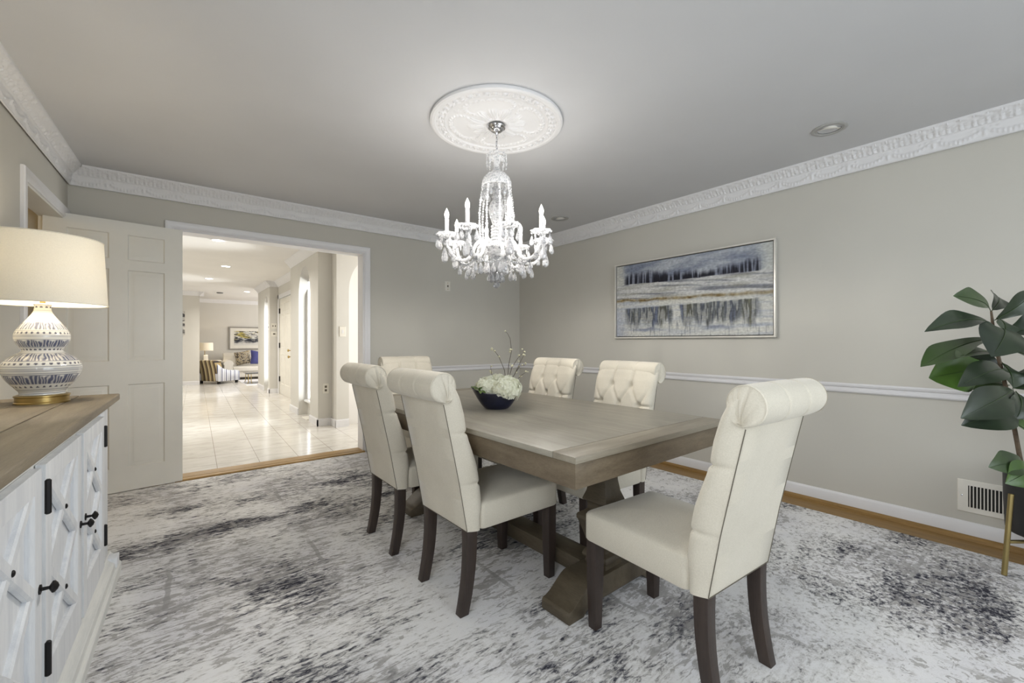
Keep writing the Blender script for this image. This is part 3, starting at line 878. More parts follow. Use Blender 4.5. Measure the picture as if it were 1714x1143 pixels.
# ------------------------------------------------------------------ sideboard
SBA = -0.03
sb = thing('sideboard', 'whitewashed sideboard with lattice doors and weathered wood top against the left wall', 'sideboard', (-.702, 1.083, 0), SBA)
SL, SH = 1.80, .87
b = MB(); xb = [0, .145, .29, .435]
for i in range(3):
    q = MB().box(xb[i]+(.0012 if i else 0), -.02, .838, xb[i+1]-.0012, SL+.012, SH)
    q.build('top_plank', M['top_wood'], sb, smooth=30, bevel=.006 if i == 2 else .002, segs=3)
b = MB(); b.extrude([(0, .09), (.382, .09), (.382, .80), (.387, .805), (.387, .822), (.398, .826), (.398, .8375), (0, .8375)], 0, SL-.03, lambda x, z, y: (x, y, z))
b.build('cabinet_body', M['white_wash_y'], sb, smooth=0)
b = MB(); pr = [(0, 0), (.440, 0), (.440, .040), (.436, .047), (.429, .050), (.427, .074), (.418, .082), (.406, .092), (.398, .104), (0, .104)]
b.extrude(pr, -.015, SL+.0, lambda x, z, y: (x, y, z)); b.build('plinth', M['white_wash_y'], sb, smooth=25)
for y0, y1 in ((.03, .145), (1.60, SL-.03)):
    MB().box(.380, y0, .104, .394, y1, .80).build('corner_stile', M['white_wash'], sb, bevel=.002)
MB().box(.380, SL-.10, .050, .436, SL-.03, .100).build('foot_block', M['white_wash'], sb, bevel=.003)
DOORS = [(.155, .605, 'far'), (.645, 1.105, 'near'), (1.145, 1.59, 'far')]
Z0, Z1 = .112, .79; XF = .384
for (y0, y1, hinge) in DOORS:
    st = .058
    b = MB(); o_ = [(y0, Z0), (y1, Z0), (y1, Z1), (y0, Z1)]
    sb_ = .112
    i_ = [(y0+st, Z0+sb_), (y1-st, Z0+sb_), (y1-st, Z1-st), (y0+st, Z1-st)]; j_ = [(y0+st+.007, Z0+sb_+.007), (y1-st-.007, Z0+sb_+.007), (y1-st-.007, Z1-st-.007), (y0+st+.007, Z1-st-.007)]
    b.grid([[(XF, y, z) for y, z in o_], [(XF+.021, y, z) for y, z in o_], [(XF+.021, y, z) for y, z in i_], [(XF+.012, y, z) for y, z in j_], [(XF, y, z) for y, z in j_]], cu=True, cv=True)
    dr = b.build('cabinet_door', M['white_wash'], sb, smooth=0, bevel=.0012)
    MB().box(XF-.001, y0+st, Z0+sb_, XF+.003, y1-st, Z1-st).build('door_panel', M['white_wash'], dr, smooth=0)
    ya, yb_, za, zb_ = y0+st, y1-st, Z0+sb_, Z1-st; zm = (za+zb_)/2
    def bar(p, q, w_, xo):
        P, Q = Vector((0, *p)), Vector((0, *q)); d = (Q-P).normalized(); e = Vector((0, -d.z, d.y))
        mbb = MB(); pr = [(-w_/2, 0), (-w_/2, .010), (-w_/2+.006, .015), (w_/2-.006, .015), (w_/2, .010), (w_/2, 0)]
        rows = [[(XF+.002+xo+h, *(R+e*a)[1:]) for a, h in pr] for R in (P, Q)]
        V = mbb.grid(rows, cv=True); mbb.cap(V[0], True); mbb.cap(V[-1])
        mbb.build('lattice_bar', M['white_wash'], dr, smooth=0)
    for lo, hi in ((za, zm), (zm, zb_)):
        bar((ya, lo), (yb_, hi), .036, .0); bar((ya, hi), (yb_, lo), .036, .003)
        c = (XF+.0205, (ya+yb_)/2, (lo+hi)/2)
        MB().ball(c, .008, 10, 6, sx=.6).build('rivet', M['iron'], dr)
    hy = y1-.004 if hinge == 'far' else y0+.004
    ky = y0+.022 if hinge == 'far' else y1-.022
    if y0 < .2: hy, ky = y0+.004, y1-.022
    for hz in (.70, .255):
        MB().lathe([(.0045, -.048), (.0075, -.045), (.0075, .045), (.0045, .048)], 8, (XF+.024, hy, hz)).build('hinge', M['iron'], dr)
    kp = [(.013, 0), (.013, .003), (.005, .005), (.0045, .018), (.010, .021), (.016, .025), (.016, .028), (.009, .034), (.001, .037)]
    MB().lathe(kp, 8, M=Matrix.Translation((XF+.021, ky, .475)) @ Matrix.Rotation(pi/2, 4, 'Y')).build('knob', M['iron'], dr)

# ------------------------------------------------------------------ table lamp on the sideboard
lp = thing('table_lamp', 'blue and white patterned double-gourd ceramic table lamp with cream drum shade on the sideboard', 'lamp', (-.437, 2.640, SH))
MB().lathe([(.083, 0), (.083, .006), (.080, .009), (.080, .026), (.083, .029), (.083, .034), (.075, .037), (.02, .0375)], 48).build('lamp_base', M['brass'], lp, smooth=30)
def cat(tab, n):
    out = []
    for i in range(len(tab)-1):
        p0, p1, p2, p3 = tab[max(i-1, 0)], tab[i], tab[i+1], tab[min(i+2, len(tab)-1)]
        for k in range(n):
            t = k/n
            out.append(tuple(.5*((2*p1[a])+(p2[a]-p0[a])*t+(2*p0[a]-5*p1[a]+4*p2[a]-p3[a])*t*t+(-p0[a]+3*p1[a]-3*p2[a]+p3[a])*t**3) for a in (0, 1)))
    return out+[tab[-1]]
GP = cat([(.068, .0376), (.069, .050), (.082, .068), (.104, .098), (.117, .128), (.119, .150), (.112, .172), (.092, .195), (.066, .212), (.060, .220), (.066, .232), (.078, .252), (.083, .272), (.081, .292), (.068, .318), (.046, .350), (.030, .376), (.0255, .392), (.0255, .408), (.027, .412), (.022, .416), (.008, .4165)], 8)
gb = MB().lathe(GP, 400).build('lamp_body', vcol('glazed ceramic', 0.12, 0.6, 0.3), lp, smooth=60)
def glaze(co):
    z = co.z; a = atan2(co.y, co.x)
    W = (.80, .78, .72); Nv = (.055, .065, .13); Mi = (.24, .26, .34)
    c = W
    def band(a0, a1): return a0 <= z <= a1
    def dots(zc, n, ru, off=0):
        nonlocal c
        da = ((a*n/(2*pi)+off) % 1.0)-.5; rad = sqrt(co.x**2+co.y**2)
        dd = sqrt((da*2*pi/n*rad/1.35)**2+(z-zc)**2)
        if dd < ru: c = mixc(Nv, (.18, .16, .14), .4)
    def hatch(z0, z1, n, dark):
        nonlocal c
        if z0 <= z <= z1:
            v = (z-z0)/(z1-z0)
            s_ = .5+.5*sin(a*n+1.6*sin(a*n*.21)+3*noise.noise(Vector((a*6, z*60, 0))))
            sc = abs(sin(a*n/9))                        # scalloped tops
            k = clamp(dark+1.3*(s_-.5)); k *= sstep(1.0, .8, v-.25*sc+.12)
            c = mixc(W, mixc(Nv, Mi, .25), clamp(k))
    hatch(.083, .121, 62, .95); hatch(.180, .208, 54, .6); hatch(.234, .263, 54, .92); hatch(.306, .338, 44, .6)
    for zl, hh in ((.044, .0012), (.052, .001), (.060, .001), (.080, .0012), (.1225, .0014), (.128, .001), (.137, .001), (.142, .0012), (.148, .001), (.156, .0015), (.177, .0012), (.209, .001), (.2285, .001), (.233, .001), (.265, .001), (.271, .0008), (.276, .0008), (.282, .0008), (.300, .001), (.340, .0008), (.386, .001)):
        if abs(z-zl) < hh*1.15: c = mixc(Nv, W, .25 if z < .2 else .5)
    dots(.072, 30, .0032); dots(.167, 34, .0042); dots(.2235, 28, .0034, .3); dots(.292, 30, .0034); dots(.400, 10, .0034)
    return c
paint(gb, glaze)
MB().tube([(0, 0, .416), (0, 0, .445)], .009, 12).build('lamp_neck', M['brass'], lp)
SZ0, SZ1, SR0, SR1 = .414, .690, .2015, .187
mb = MB(); mb.grid([[(r*cos(2*pi*k/96), r*sin(2*pi*k/96), z) for k in range(96)] for r, z in ((SR0, SZ0), (SR1, SZ1), (SR1-.003, SZ1), (SR0-.003, SZ0))], cu=True, cv=True)
shd = mb.build('lamp_shade', M['shade'], lp, smooth=60)
for r, z in ((SR0, SZ0), (SR1, SZ1)):
    MB().tube([((r+.0003)*cos(2*pi*k/96), (r+.0003)*sin(2*pi*k/96), z) for k in range(96)], .0022, 6, closed=True).build('shade_trim', M['shade'], shd)
mb = MB()
for k in range(3):
    a = 2*pi*k/3+.3; MB().tube([(0, 0, SZ1-.02), ((SR1-.002)*cos(a), (SR1-.002)*sin(a), SZ1-.012)], .002, 6).build('shade_spider', M['brass'], shd)
MB().tube([(.02, 0, .445), (.055, 0, .50), (.055, 0, .58), (.012, 0, SZ1-.018), (0, 0, SZ1-.012)], .002, 6).build('harp', M['brass'], lp)
MB().tube([(-.02, 0, .445), (-.055, 0, .50), (-.055, 0, .58), (-.012, 0, SZ1-.018), (0, 0, SZ1-.012)], .002, 6).build('harp', M['brass'], lp)
MB().lathe([(.004, 0), (.006, .004), (.013, .010), (.014, .016), (.010, .022), (.001, .025)], 14, (0, 0, SZ1-.012)).build('finial', M['brass'], lp)
MB().lathe([(.012, .44), (.014, .455), (.030, .50), (.033, .525), (.026, .548), (.001, .56)], 16).build('lamp_bulb', bulbmat('glowing warm bulb', (255, 224, 170), 4), lp)

# ------------------------------------------------------------------ ceiling medallion and chandelier
CX, CY = 1.476, 2.030
md = thing('ceiling_medallion', 'round white plaster ceiling medallion with wreaths around the chandelier canopy', 'medallion', (CX, CY, ZC))
def med_h(r, a):
    R = r/.381
    if R > .985: return .020
    h = .016
    if R > .93: h = .024
    elif R > .90: h = .019
    elif R > .80:                                     # scroll border
        v = (R-.85)/.05; s = a*44/(2*pi)
        c = (s % 1.0)-.5
        d = sqrt((c*1.1)**2+(v*.62)**2)
        h = .015+.009*max(0, sin(d*15+(s//1 % 2)*pi))*sstep(.75, .3, d)+.004*sstep(.4, .1, abs(c))
    elif R > .775: h = .017+.004*sin(pi*(R-.775)/.025)
    else:
        h = .012
        for k in range(4):                            # four wreaths
            a0 = k*pi/2+.72
            x, y = R*cos(a-a0)-.50, R*sin(a-a0)
            d = sqrt((x/.20)**2+(y/.36)**2)
            t = atan2(y/.36, x/.20)
            w_ = .10+.10*max(0, cos(t))
            if abs(d-1) < w_: h += .009*sqrt(1-((d-1)/w_)**2)*(.55+.45*sin(t*26)*cos(d*18))
            x2, y2 = R*cos(a-a0-pi/4)-.66, R*sin(a-a0-pi/4)
            dd = sqrt(x2*x2+y2*y2)
            if dd < .07: h += .007*(1-dd/.07)*(.6+.4*cos(6*atan2(y2, x2)))
        if .20 < R < .46:                             # leaf ring
            v = (R-.20)/.26; c = ((a*12/(2*pi)) % 1.0)-.5
            wv = .48*sin(pi*(.15+.8*v))**.6
            if abs(c) < wv: h = max(h, .013+.010*sqrt(1-(c/wv)**2)*(.7+.3*cos(c*30))*sstep(1, .75, v))
        elif R <= .20: h = .020 if R > .16 else .014
    return h
rows = []
NR, NA = 90, 420
for i in range(NR+1):
    r = .04+(.381-.04)*i/NR
    rows.append([(r*cos(2*pi*k/NA), r*sin(2*pi*k/NA), -.010-(med_h(r, 2*pi*k/NA)-.012)*1.0) for k in range(NA)])
rows.append([(.383*cos(2*pi*k/NA), .383*sin(2*pi*k/NA), -.012) for k in range(NA)])
rows.append([(.378*cos(2*pi*k/NA), .378*sin(2*pi*k/NA), 0) for k in range(NA)])
mb = MB(); V = mb.grid(rows, cv=True); mb.cap(V[0])
mb.build('medallion_disc', M['plaster'], md, smooth=70)

ch_ = thing('chandelier', 'crystal chandelier with eight lit candle arms hanging over the dining table', 'chandelier', (CX, CY, ZC))
def zz(z): return z-ZC
MB().lathe([(.020, zz(2.381)), (.050, zz(2.379)), (.053, zz(2.374)), (.050, zz(2.368)), (.040, zz(2.364)), (.036, zz(2.354)), (.022, zz(2.346)), (.010, zz(2.340)), (.006, zz(2.33))], 32).build('canopy', M['chrome'], ch_, smooth=40)
for k in range(9):
    z = 2.322-.0125*k
    P = []
    for j in range(10):
        a = 2*pi*j/10
        q = (.0052*cos(a), 0, .0098*sin(a)) if k % 2 else (0, .0052*cos(a), .0098*sin(a))
        P.append((q[0]+.002*sin(k*1.3), q[1], zz(z)+q[2]))
    MB().tube(P, .0016, 6, closed=True).build('chain_link', M['chrome'], ch_)
def strand(pts, r, name='bead_strand', parent=None, m=None, gap=1.95, elong=1.0):
    """a string of faceted beads along a polyline"""
    mb = MB(); P = [Vector(p) for p in pts]; acc = 0; last = None; n = 0
    mb.tube(pts, .0008, 4)
    for i in range(len(P)-1):
        seg = (P[i+1]-P[i]).length
        while acc <= seg:
            c = P[i].lerp(P[i+1], acc/seg); rr = r*(1.25 if n % 5 == 0 else .9)
            mb.ball(c, rr, 6, 4, sz=elong); acc += r*gap; n += 1
        acc -= seg
    return mb.build(name, m or M['crystal'], parent or ch_, smooth=0, weld=False)
# top cage
MB().tube([(.052*cos(2*pi*k/24), .052*sin(2*pi*k/24), zz(2.212)) for k in range(24)], .0035, 6, closed=True).build('cage_ring', M['crystal_brightened'], ch_)
MB().lathe([(.006, zz(2.23)), (.012, zz(2.215)), (.030, zz(2.200)), (.048, zz(2.196)), (.046, zz(2.190)), (.022, zz(2.180)), (.016, zz(2.150)), (.022, zz(2.128)), (.030, zz(2.118)), (.010, zz(2.112))], 20, scal=lambda a, z: .05*sin(10*a)).build('cage_cup', M['crystal_brightened'], ch_, smooth=30)
for k in range(8):
    a = 2*pi*k/8+.2; x, y = .055*cos(a), .055*sin(a)
    strand([(x, y, zz(2.214)), (x*1.03, y*1.03, zz(2.17)), (x*.98, y*.98, zz(2.125))], .0052, m=M['crystal_brightened'])
# dome
MB().lathe([(.006, zz(2.114)), (.030, zz(2.112)), (.055, zz(2.100)), (.076, zz(2.078)), (.086, zz(2.050)), (.087, zz(2.030)), (.083, zz(2.028)), (.082, zz(2.048)), (.070, zz(2.074)), (.045, zz(2.096)), (.004, zz(2.104))], 40, scal=lambda a, z: .018*sin(20*a)).build('glass_dome', M['crystal_brightened'], ch_, smooth=30)
for k in range(12):
    a = 2*pi*k/12; x, y = .078*cos(a), .078*sin(a)
    mb = MB(); mb.ball((x, y, zz(2.022)), .006, 6, 4); mb.tube([(x, y, zz(2.034)), (x, y, zz(2.0))], .0008, 4)
    mb.lathe([(.001, .012), (.004, .006), (.009, -.010), (.0115, -.024), (.008, -.034), (.001, -.039)], 8, (x, y, zz(1.998)))
    mb.build('crystal_drop', M['crystal'], ch_, smooth=0, weld=False)
for k in range(8):
    a = 2*pi*k/8+.35
    pts = [((.082+.012*t+.012*sin(pi*t))*cos(a), (.082+.012*t+.012*sin(pi*t))*sin(a), zz(2.02-.31*t)) for t in [i/12 for i in range(13)]]
    strand(pts, .0078, m=M['crystal_brightened'])
# central column
COLP = cat([(.012, zz(2.03)), (.026, zz(2.022)), (.034, zz(2.004)), (.020, zz(1.992)), (.024, zz(1.975)), (.030, zz(1.965)), (.022, zz(1.955)), (.036, zz(1.935)), (.046, zz(1.905)), (.047, zz(1.885)), (.040, zz(1.850)), (.027, zz(1.815)), (.022, zz(1.803))], 4)
MB().lathe(COLP, 28, scal=lambda a, z: .035*sin(14*a)).build('glass_column', M['crystal'], ch_, smooth=20)
mb = MB(); P = []
for i in range(7):
    z = 1.803-.018*i; P += [(.022, zz(z)), (.034, zz(z-.005)), (.034, zz(z-.012)), (.022, zz(z-.017))]
mb.lathe(P, 24, scal=lambda a, z: .04*sin(12*a)); mb.build('stacked_rings', M['crystal'], ch_, smooth=20)
MB().lathe([(.022, zz(1.678)), (.050, zz(1.688)), (.092, zz(1.680)), (.106, zz(1.664)), (.098, zz(1.650)), (.060, zz(1.636)), (.050, zz(1.628)), (.022, zz(1.62))], 40, scal=lambda a, z: .04*sin(16*a)).build('arm_hub', M['crystal'], ch_, smooth=25)
MB().lathe([(.022, zz(1.622)), (.040, zz(1.610)), (.046, zz(1.590)), (.040, zz(1.560)), (.030, zz(1.535)), (.020, zz(1.52)), (.012, zz(1.505))], 24, scal=lambda a, z: .04*sin(12*a)).build('bottom_bowl', M['crystal'], ch_, smooth=25)
def drop(x, y, z, s=1.0, name='crystal_drop', parent=None, pear=True, m=None):
    mb = MB()
    mb.tube([(x, y, z), (x, y, z-.022*s)], .0008, 4)
    mb.ball((x, y, z-.006*s), .0052*s, 6, 4)
    pr = [(.001, -.016), (.004, -.022), (.0085, -.036), (.0105, -.048), (.0085, -.057), (.001, -.062)] if pear else [(.001, -.014), (.0045, -.022), (.0062, -.036), (.004, -.050), (.001, -.056)]
    mb.lathe([(r*s, q*s) for r, q in pr], 8, (x, y, z), M=None)
    return mb.build(name, m or M['crystal_clear'], parent or ch_, smooth=0, weld=False)
for k in range(10):
    a = 2*pi*k/10; drop(.058*cos(a), .058*sin(a), zz(1.600), 1.35)
for k in range(8):
    a = 2*pi*k/8+.3; drop(.036*cos(a), .036*sin(a), zz(1.545), 1.2)
mb = MB(); mb.tube([(0, 0, zz(1.51)), (0, 0, zz(1.474))], .0012, 4); mb.ball((0, 0, zz(1.456)), .020, 12, 8); mb.build('bottom_ball', M['crystal_clear'], ch_, smooth=0, weld=False)
ARM = cat([(.045, 1.664), (.070, 1.694), (.098, 1.704), (.122, 1.682), (.140, 1.640), (.165, 1.602), (.205, 1.588), (.245, 1.604), (.275, 1.648), (.287, 1.690), (.289, 1.716)], 4)
bulbs = []
for k in range(8):
    a = math.radians(234-32+45*k); ca, sa = cos(a), sin(a)
    R = .289; ex, ey = R*ca, R*sa
    arm = MB().tube([(r*ca, r*sa, zz(z)) for r, z in ARM], .0105, 10).build('arm', M['crystal'], ch_, smooth=40)
    MB().lathe([(.008, zz(1.706)), (.020, zz(1.712)), (.030, zz(1.722)), (.050, zz(1.727)), (.057, zz(1.734)), (.055, zz(1.738)), (.030, zz(1.731)), (.012, zz(1.730)), (.004, zz(1.730))], 32, (ex, ey, 0), scal=lambda t, z: .08*sin(8*t)).build('bobeche', M['crystal'], arm, smooth=30)
    MB().lathe([(.0135, zz(1.731)), (.0135, zz(1.742)), (.0112, zz(1.744)), (.0112, zz(1.822)), (.004, zz(1.824))], 16, (ex, ey, 0)).build('candle_sleeve', M['sleeve'], arm, smooth=40)
    MB().lathe([(.007, zz(1.822)), (.009, zz(1.826)), (.0125, zz(1.838)), (.013, zz(1.846)), (.010, zz(1.858)), (.005, zz(1.869)), (.002, zz(1.876)), (.0005, zz(1.880))], 16, (ex, ey, 0)).build('candle_bulb', M['bulb'], arm, smooth=60)
    bulbs.append((CX+ex, CY+ey, 1.846))
    for j in range(7):
        t = 2*pi*j/7+a
        drop(ex+.052*cos(t), ey+.052*sin(t), zz(1.729), .95 if j % 2 else 1.25, parent=arm, pear=(j % 2 == 0))
    drop(ex+.012*ca, ey+.012*sa, zz(1.690), 1.9, parent=arm)
    drop(ex-.035*ca, ey-.035*sa, zz(1.655), 1.25, parent=arm)
    a2 = a+math.radians(45)
    p0 = Vector((.215*ca, .215*sa, zz(1.582))); p1 = Vector((.215*cos(a2), .215*sin(a2), zz(1.582)))
    strand([p0.lerp(p1, t)*1.0+Vector((0, 0, -.028*4*t*(1-t))) for t in [i/10 for i in range(11)]], .0075)
    q1 = Vector((.095*ca, .095*sa, zz(1.655)))
    strand([q1.lerp(p0, t)+Vector((0, 0, -.045*4*t*(1-t))) for t in [i/10 for i in range(11)]], .0068)
    drop(.165*ca, .165*sa, zz(1.590), 1.5)
    drop(.215*ca, .215*sa, zz(1.578), 1.2)

# ------------------------------------------------------------------ ceiling cans, wall plates, vent
def gimbal(lab, x, y):
    t = thing('recessed_light', lab, 'ceiling light', (x, y, ZC), 0, 'unlit gimbal lights in the dining room ceiling')
    MB().lathe([(.089, 0), (.090, -.004), (.085, -.007), (.072, -.006), (.070, -.003), (.064, -.004), (.060, -.0035)], 40, ends=False).build('trim_ring', M['ringgrey'], t, smooth=40)
    MB().lathe([(.060, -.0035), (.058, .03), (.03, .05), (.001, .052)], 32, ends=False).build('can', M['canin'], t, smooth=40)
    Mt = Matrix.Translation((0, 0, .004)) @ Matrix.Rotation(.30, 4, Vector((.6, -.8, 0)))
    MB().lathe([(.056, -.006), (.050, -.009), (.040, -.004), (.036, .012), (.001, .014)], 32, M=Mt, ends=False).build('gimbal_lamp', M['plate'], t, smooth=40)
gimbal('round gimbal ceiling light to the right of the medallion, the nearer and larger of two', 3.083, .858)
gimbal('small far gimbal ceiling light just right of the chandelier, by the crown moulding corner', 3.130, 3.195)

def plate(lab, cat_, name, fn, w, h, kind, grp=None):
    """fn(a, z, o) -> world; a sideways, o out of the wall"""
    mb = MB(); rows = [[fn(x, z, o) for x, z in ((-w/2+e, -h/2+e), (w/2-e, -h/2+e), (w/2-e, h/2-e), (-w/2+e, h/2-e))] for e, o in ((0, .0), (0, .004), (.003, .007))]
    V = mb.grid(rows, cv=True); mb.cap(V[0], True); mb.cap(V[-1])
    o_ = mb.build(name, M['plate'], smooth=20); tag(o_, lab, cat_, grp)
    def bx_(x0, z0, x1, z1, o0, o1, nm, m):
        q = MB(); A = [(x0, z0), (x1, z0), (x1, z1), (x0, z1)]
        V = q.grid([[fn(x, z, o0) for x, z in A], [fn(x, z, o1) for x, z in A]], cv=True); q.cap(V[0], True); q.cap(V[-1]); q.build(nm, m, o_, smooth=0)
    if kind == 'switch':
        bx_(-.012, -.022, .012, .022, .006, .010, 'switch_rocker', M['trim'])
    elif kind == 'outlet':
        for z in (-.024, .024): bx_(-.014, z-.015, .014, z+.015, .006, .009, 'socket', M['seam'])
    elif kind == 'blank':
        for z in (-.036, .036): bx_(-.004, z-.004, .004, z+.004, .006, .009, 'screw', M['brass'])
        bx_(-.008, -.012, .008, .012, .006, .009, 'jack', M['seam'])
    elif kind == 'double':
        for x in (-.024, .024): bx_(x-.008, -.018, x+.008, .018, .006, .012, 'switch_rocker', M['seam'])
    elif kind == 'thermo':
        bx_(-.022, -.014, .022, .016, .006, .010, 'display', M['seam'])
    return o_
plate('small white wall plate on the back wall below the left side of the chandelier', 'wall plate', 'wall_plate', lambda a, z, o: (2.509+a, YB-o, 1.776+z), .068, .112, 'blank')

vt = thing('wall_vent', 'white slatted wall vent low on the right wall beside the plant pot', 'vent', (XR, .228, .24))
VW, VH = .147, .092
mb = MB(); o_ = [(-VW, -VH), (VW, -VH), (VW, VH), (-VW, VH)]; i_ = [(-VW+.043, -VH+.03), (VW-.043, -VH+.03), (VW-.043, VH-.03), (-VW+.043, VH-.03)]
mb.grid([[(0, y, z) for y, z in o_], [(-.005, y, z) for y, z in o_], [(-.008, y*.975, z*.97) for y, z in o_], [(-.008, y, z) for y, z in i_], [(0, y, z) for y, z in i_]], cv=True)
mb.build('vent_frame', M['plate'], vt, smooth=20)
MB().box(-.001, -VW+.04, -VH+.027, 0, VW-.04, VH-.027).build('vent_recess', M['dark'], vt, smooth=0)
for k in range(15):
    y = -VW+.05+k*(2*VW-.1)/14
    MB().box(-.0075, y-.0022, -VH+.03, -.001, y+.0022, VH-.03).build('slat', M['plate'], vt, smooth=0)
MB().ball((-.008, VW-.018, 0), .0045, 8, 5, sx=.5).build('screw', M['chrome'], vt)

# ------------------------------------------------------------------ fiddle-leaf fig in a black pot on a gold stand
F_, C_, S_ = 720.8, cos(.6643), sin(.6643)
def at(u, v, d):
    x = (u-857)/F_*d; return Vector((x*C_+d*S_, -x*S_+d*C_, 1.125-(v-572.2)/F_*d))
PX, PY_ = 3.325, .030
pf = thing('potted_fig', 'fiddle-leaf fig plant in a matte black pot at the right edge by the wall', 'plant', (PX, PY_, 0))
P0 = Vector((PX, PY_, 0))
MB().lathe([(.10, .172), (.140, .186), (.150, .20), (.156, .34), (.158, .474), (.150, .474), (.148, .44), (.001, .44)], 48).build('pot', M['black_pot'], pf, smooth=40)
MB().lathe([(.148, .43), (.10, .446), (.03, .455), (.001, .457)], 24).build('soil', M['stem'], pf)
sp = [(3.268, .098, .44), tuple(at(1708, 770, 2.10)), tuple(at(1697, 712, 2.08)), tuple(at(1684, 650, 2.07)), tuple(at(1668, 585, 2.06)), tuple(at(1662, 545, 2.06)), tuple(at(1659, 520, 2.06))]
MB().tube([Vector(p)-P0 for p in sp], [.0095, .009, .0085, .008, .007, .006, .004], 10).build('stem', M['stem'], pf)
def fig_leaf(b0, t0, W, nrm, fold=.22, droop=.10, wave=.11, mt='leaf'):
    B, T = Vector(b0)-P0, Vector(t0)-P0; ax = T-B; Ln = ax.length; ax.normalize()
    nrm = Vector(nrm); nrm = (nrm-ax*nrm.dot(ax)).normalized(); sd = ax.cross(nrm); rows = []; ph = random.random()*6
    for i in range(19):
        t = i/18
        w = W*(.50*sin(pi*t)**.75+.58*exp(-((t-.68)/.24)**2))*(1 if t < .92 else sqrt(max(0.0, 1-((t-.92)/.082)**2)))*min(1, t*9+.06)
        row = []
        for j in range(-6, 7):
            s_ = j/6
            c = B+ax*Ln*t+nrm*(droop*Ln*sin(pi*t*.9)-.10*Ln*t*t)
            p = c+sd*w*s_*(1-.05*s_*s_)+nrm*(w*fold*abs(s_)**1.4+wave*w*sin(9*t+ph+s_*1.5)*abs(s_)-.012*w*(1-min(1, abs(s_)*8)))
            vein = .030*w*abs(sin(pi*(t*7-abs(s_)*1.6)))*(1-s_*s_)
            row.append(p-nrm*vein*.6)
        rows.append(row)
    mb = MB(); mb.grid(rows); lf = mb.build('leaf', M[mt], pf, smooth=80)
    MB().tube([B+ax*Ln*t+nrm*(droop*Ln*sin(pi*t*.9)-.10*Ln*t*t+.0008) for t in [i/10*.93 for i in range(11)]], [.0022-.0014*i/10 for i in range(11)], 6).build('midrib', M['leaf_mid'], lf)
    return lf
UP = (0, 0, 1)
cam = Vector((-S_, -C_, 0))
def tow(k, r=0): return (-S_*k+C_*r, -C_*k-S_*r, 1-.2*k)       # normal tipped toward the doorway side
for li, (b_, t_, W_, n_, fo, dr) in enumerate((
    ((1658, 521, 2.06), (1604, 492, 1.97), .060, tow(1.3, -.5), .18, .10),
    ((1660, 520, 2.06), (1676, 494, 2.14), .062, tow(1.6, .2), .15, .08),
    ((1664, 536, 2.06), (1738, 486, 1.98), .062, tow(1.1, .6), .22, .10),
    ((1668, 532, 2.06), (1684, 560, 1.98), .050, tow(1.5, .2), .2, .15),
    ((1662, 546, 2.06), (1556, 547, 1.92), .056, tow(.75, .05), .28, .12),
    ((1668, 550, 2.06), (1664, 594, 1.88), .100, tow(.9, 0), .10, .20),
    ((1672, 562, 2.06), (1762, 545, 2.0), .072, tow(1.0, .3), .2, .1),
    ((1664, 566, 2.07), (1545, 602, 1.97), .068, (-.55, -.15, .8), .14, .06),
    ((1674, 594, 2.07), (1606, 587, 1.92), .056, tow(.35), .12, .05),
    ((1674, 582, 2.06), (1752, 612, 2.02), .072, tow(1.0, .4), .2, .1),
    ((1664, 612, 2.08), (1568, 630, 1.99), .098, tow(2.2, -.2), .08, .04),
    ((1682, 626, 2.07), (1612, 640, 1.86), .064, tow(.8), .16, .14),
    ((1682, 622, 2.08), (1618, 594, 2.14), .060, tow(1.2, -.2), .2, .1),
    ((1676, 606, 2.07), (1700, 648, 2.00), .075, tow(1.8, .3), .16, .1),
    ((1690, 645, 2.09), (1614, 645, 2.10), .060, tow(1.0, 0), .15, .1),
    ((1690, 632, 2.07), (1775, 618, 1.95), .066, tow(.9, .4), .2, .1),
    ((1696, 652, 2.07), (1620, 695, 1.90), .080, tow(1.5, -.4), .18, .10),
    ((1700, 655, 2.05), (1706, 700, 1.96), .075, tow(2.0, .2), .15, .12),
    ((1706, 688, 2.07), (1619, 708, 1.94), .078, tow(1.25, -.1), .2, .12),
    ((1700, 668, 2.07), (1768, 696, 1.98), .080, tow(1.2, .2), .2, .14),
    ((1694, 650, 2.07), (1764, 655, 2.0), .062, tow(.9, .3), .22, .1),
    ((1672, 697, 2.05), (1738, 729, 2.02), .048, tow(.9, .2), .2, .05),
    ((1712, 774, 2.10), (1661, 780, 2.00), .062, tow(1.2, 0), .12, .14),
    ((1712, 778, 2.10), (1688, 808, 1.97), .068, tow(1.5, .2), .12, .18),
    ((1712, 774, 2.10), (1752, 792, 2.0), .066, tow(1.2, .2), .15, .15))):
    fig_leaf(at(*b_), at(*t_), W_, n_, fo, dr, mt={10: 'leaf_light', 8: 'leaf_mid', 7: 'leaf_mid', 0: 'leaf_mid', 21: 'leaf_light', 22: 'leaf_mid', 23: 'leaf_light', 14: 'leaf_mid'}.get(li, 'leaf'))


sd = thing('plant_stand', 'brushed gold metal plant stand holding the black pot by the right wall', 'plant stand', (PX, PY_, 0))
for k in range(3):
    a = atan2(.173-PY_, 3.148-PX)+k*2*pi/3
    p = MB(); p.tube([(.226*cos(a), .226*sin(a), .002), (.192*cos(a), .192*sin(a), .392)], .0105, 14)
    p.build('leg', M['gold'], sd, smooth=40)
for k in range(3):
    a = atan2(.173-PY_, 3.148-PX)+k*2*pi/3; r = .211
    MB().tube([(r*cos(a), r*sin(a), .162), (0, 0, .162)], .0085, 10).build('cross_bar', M['gold'], sd, smooth=40)

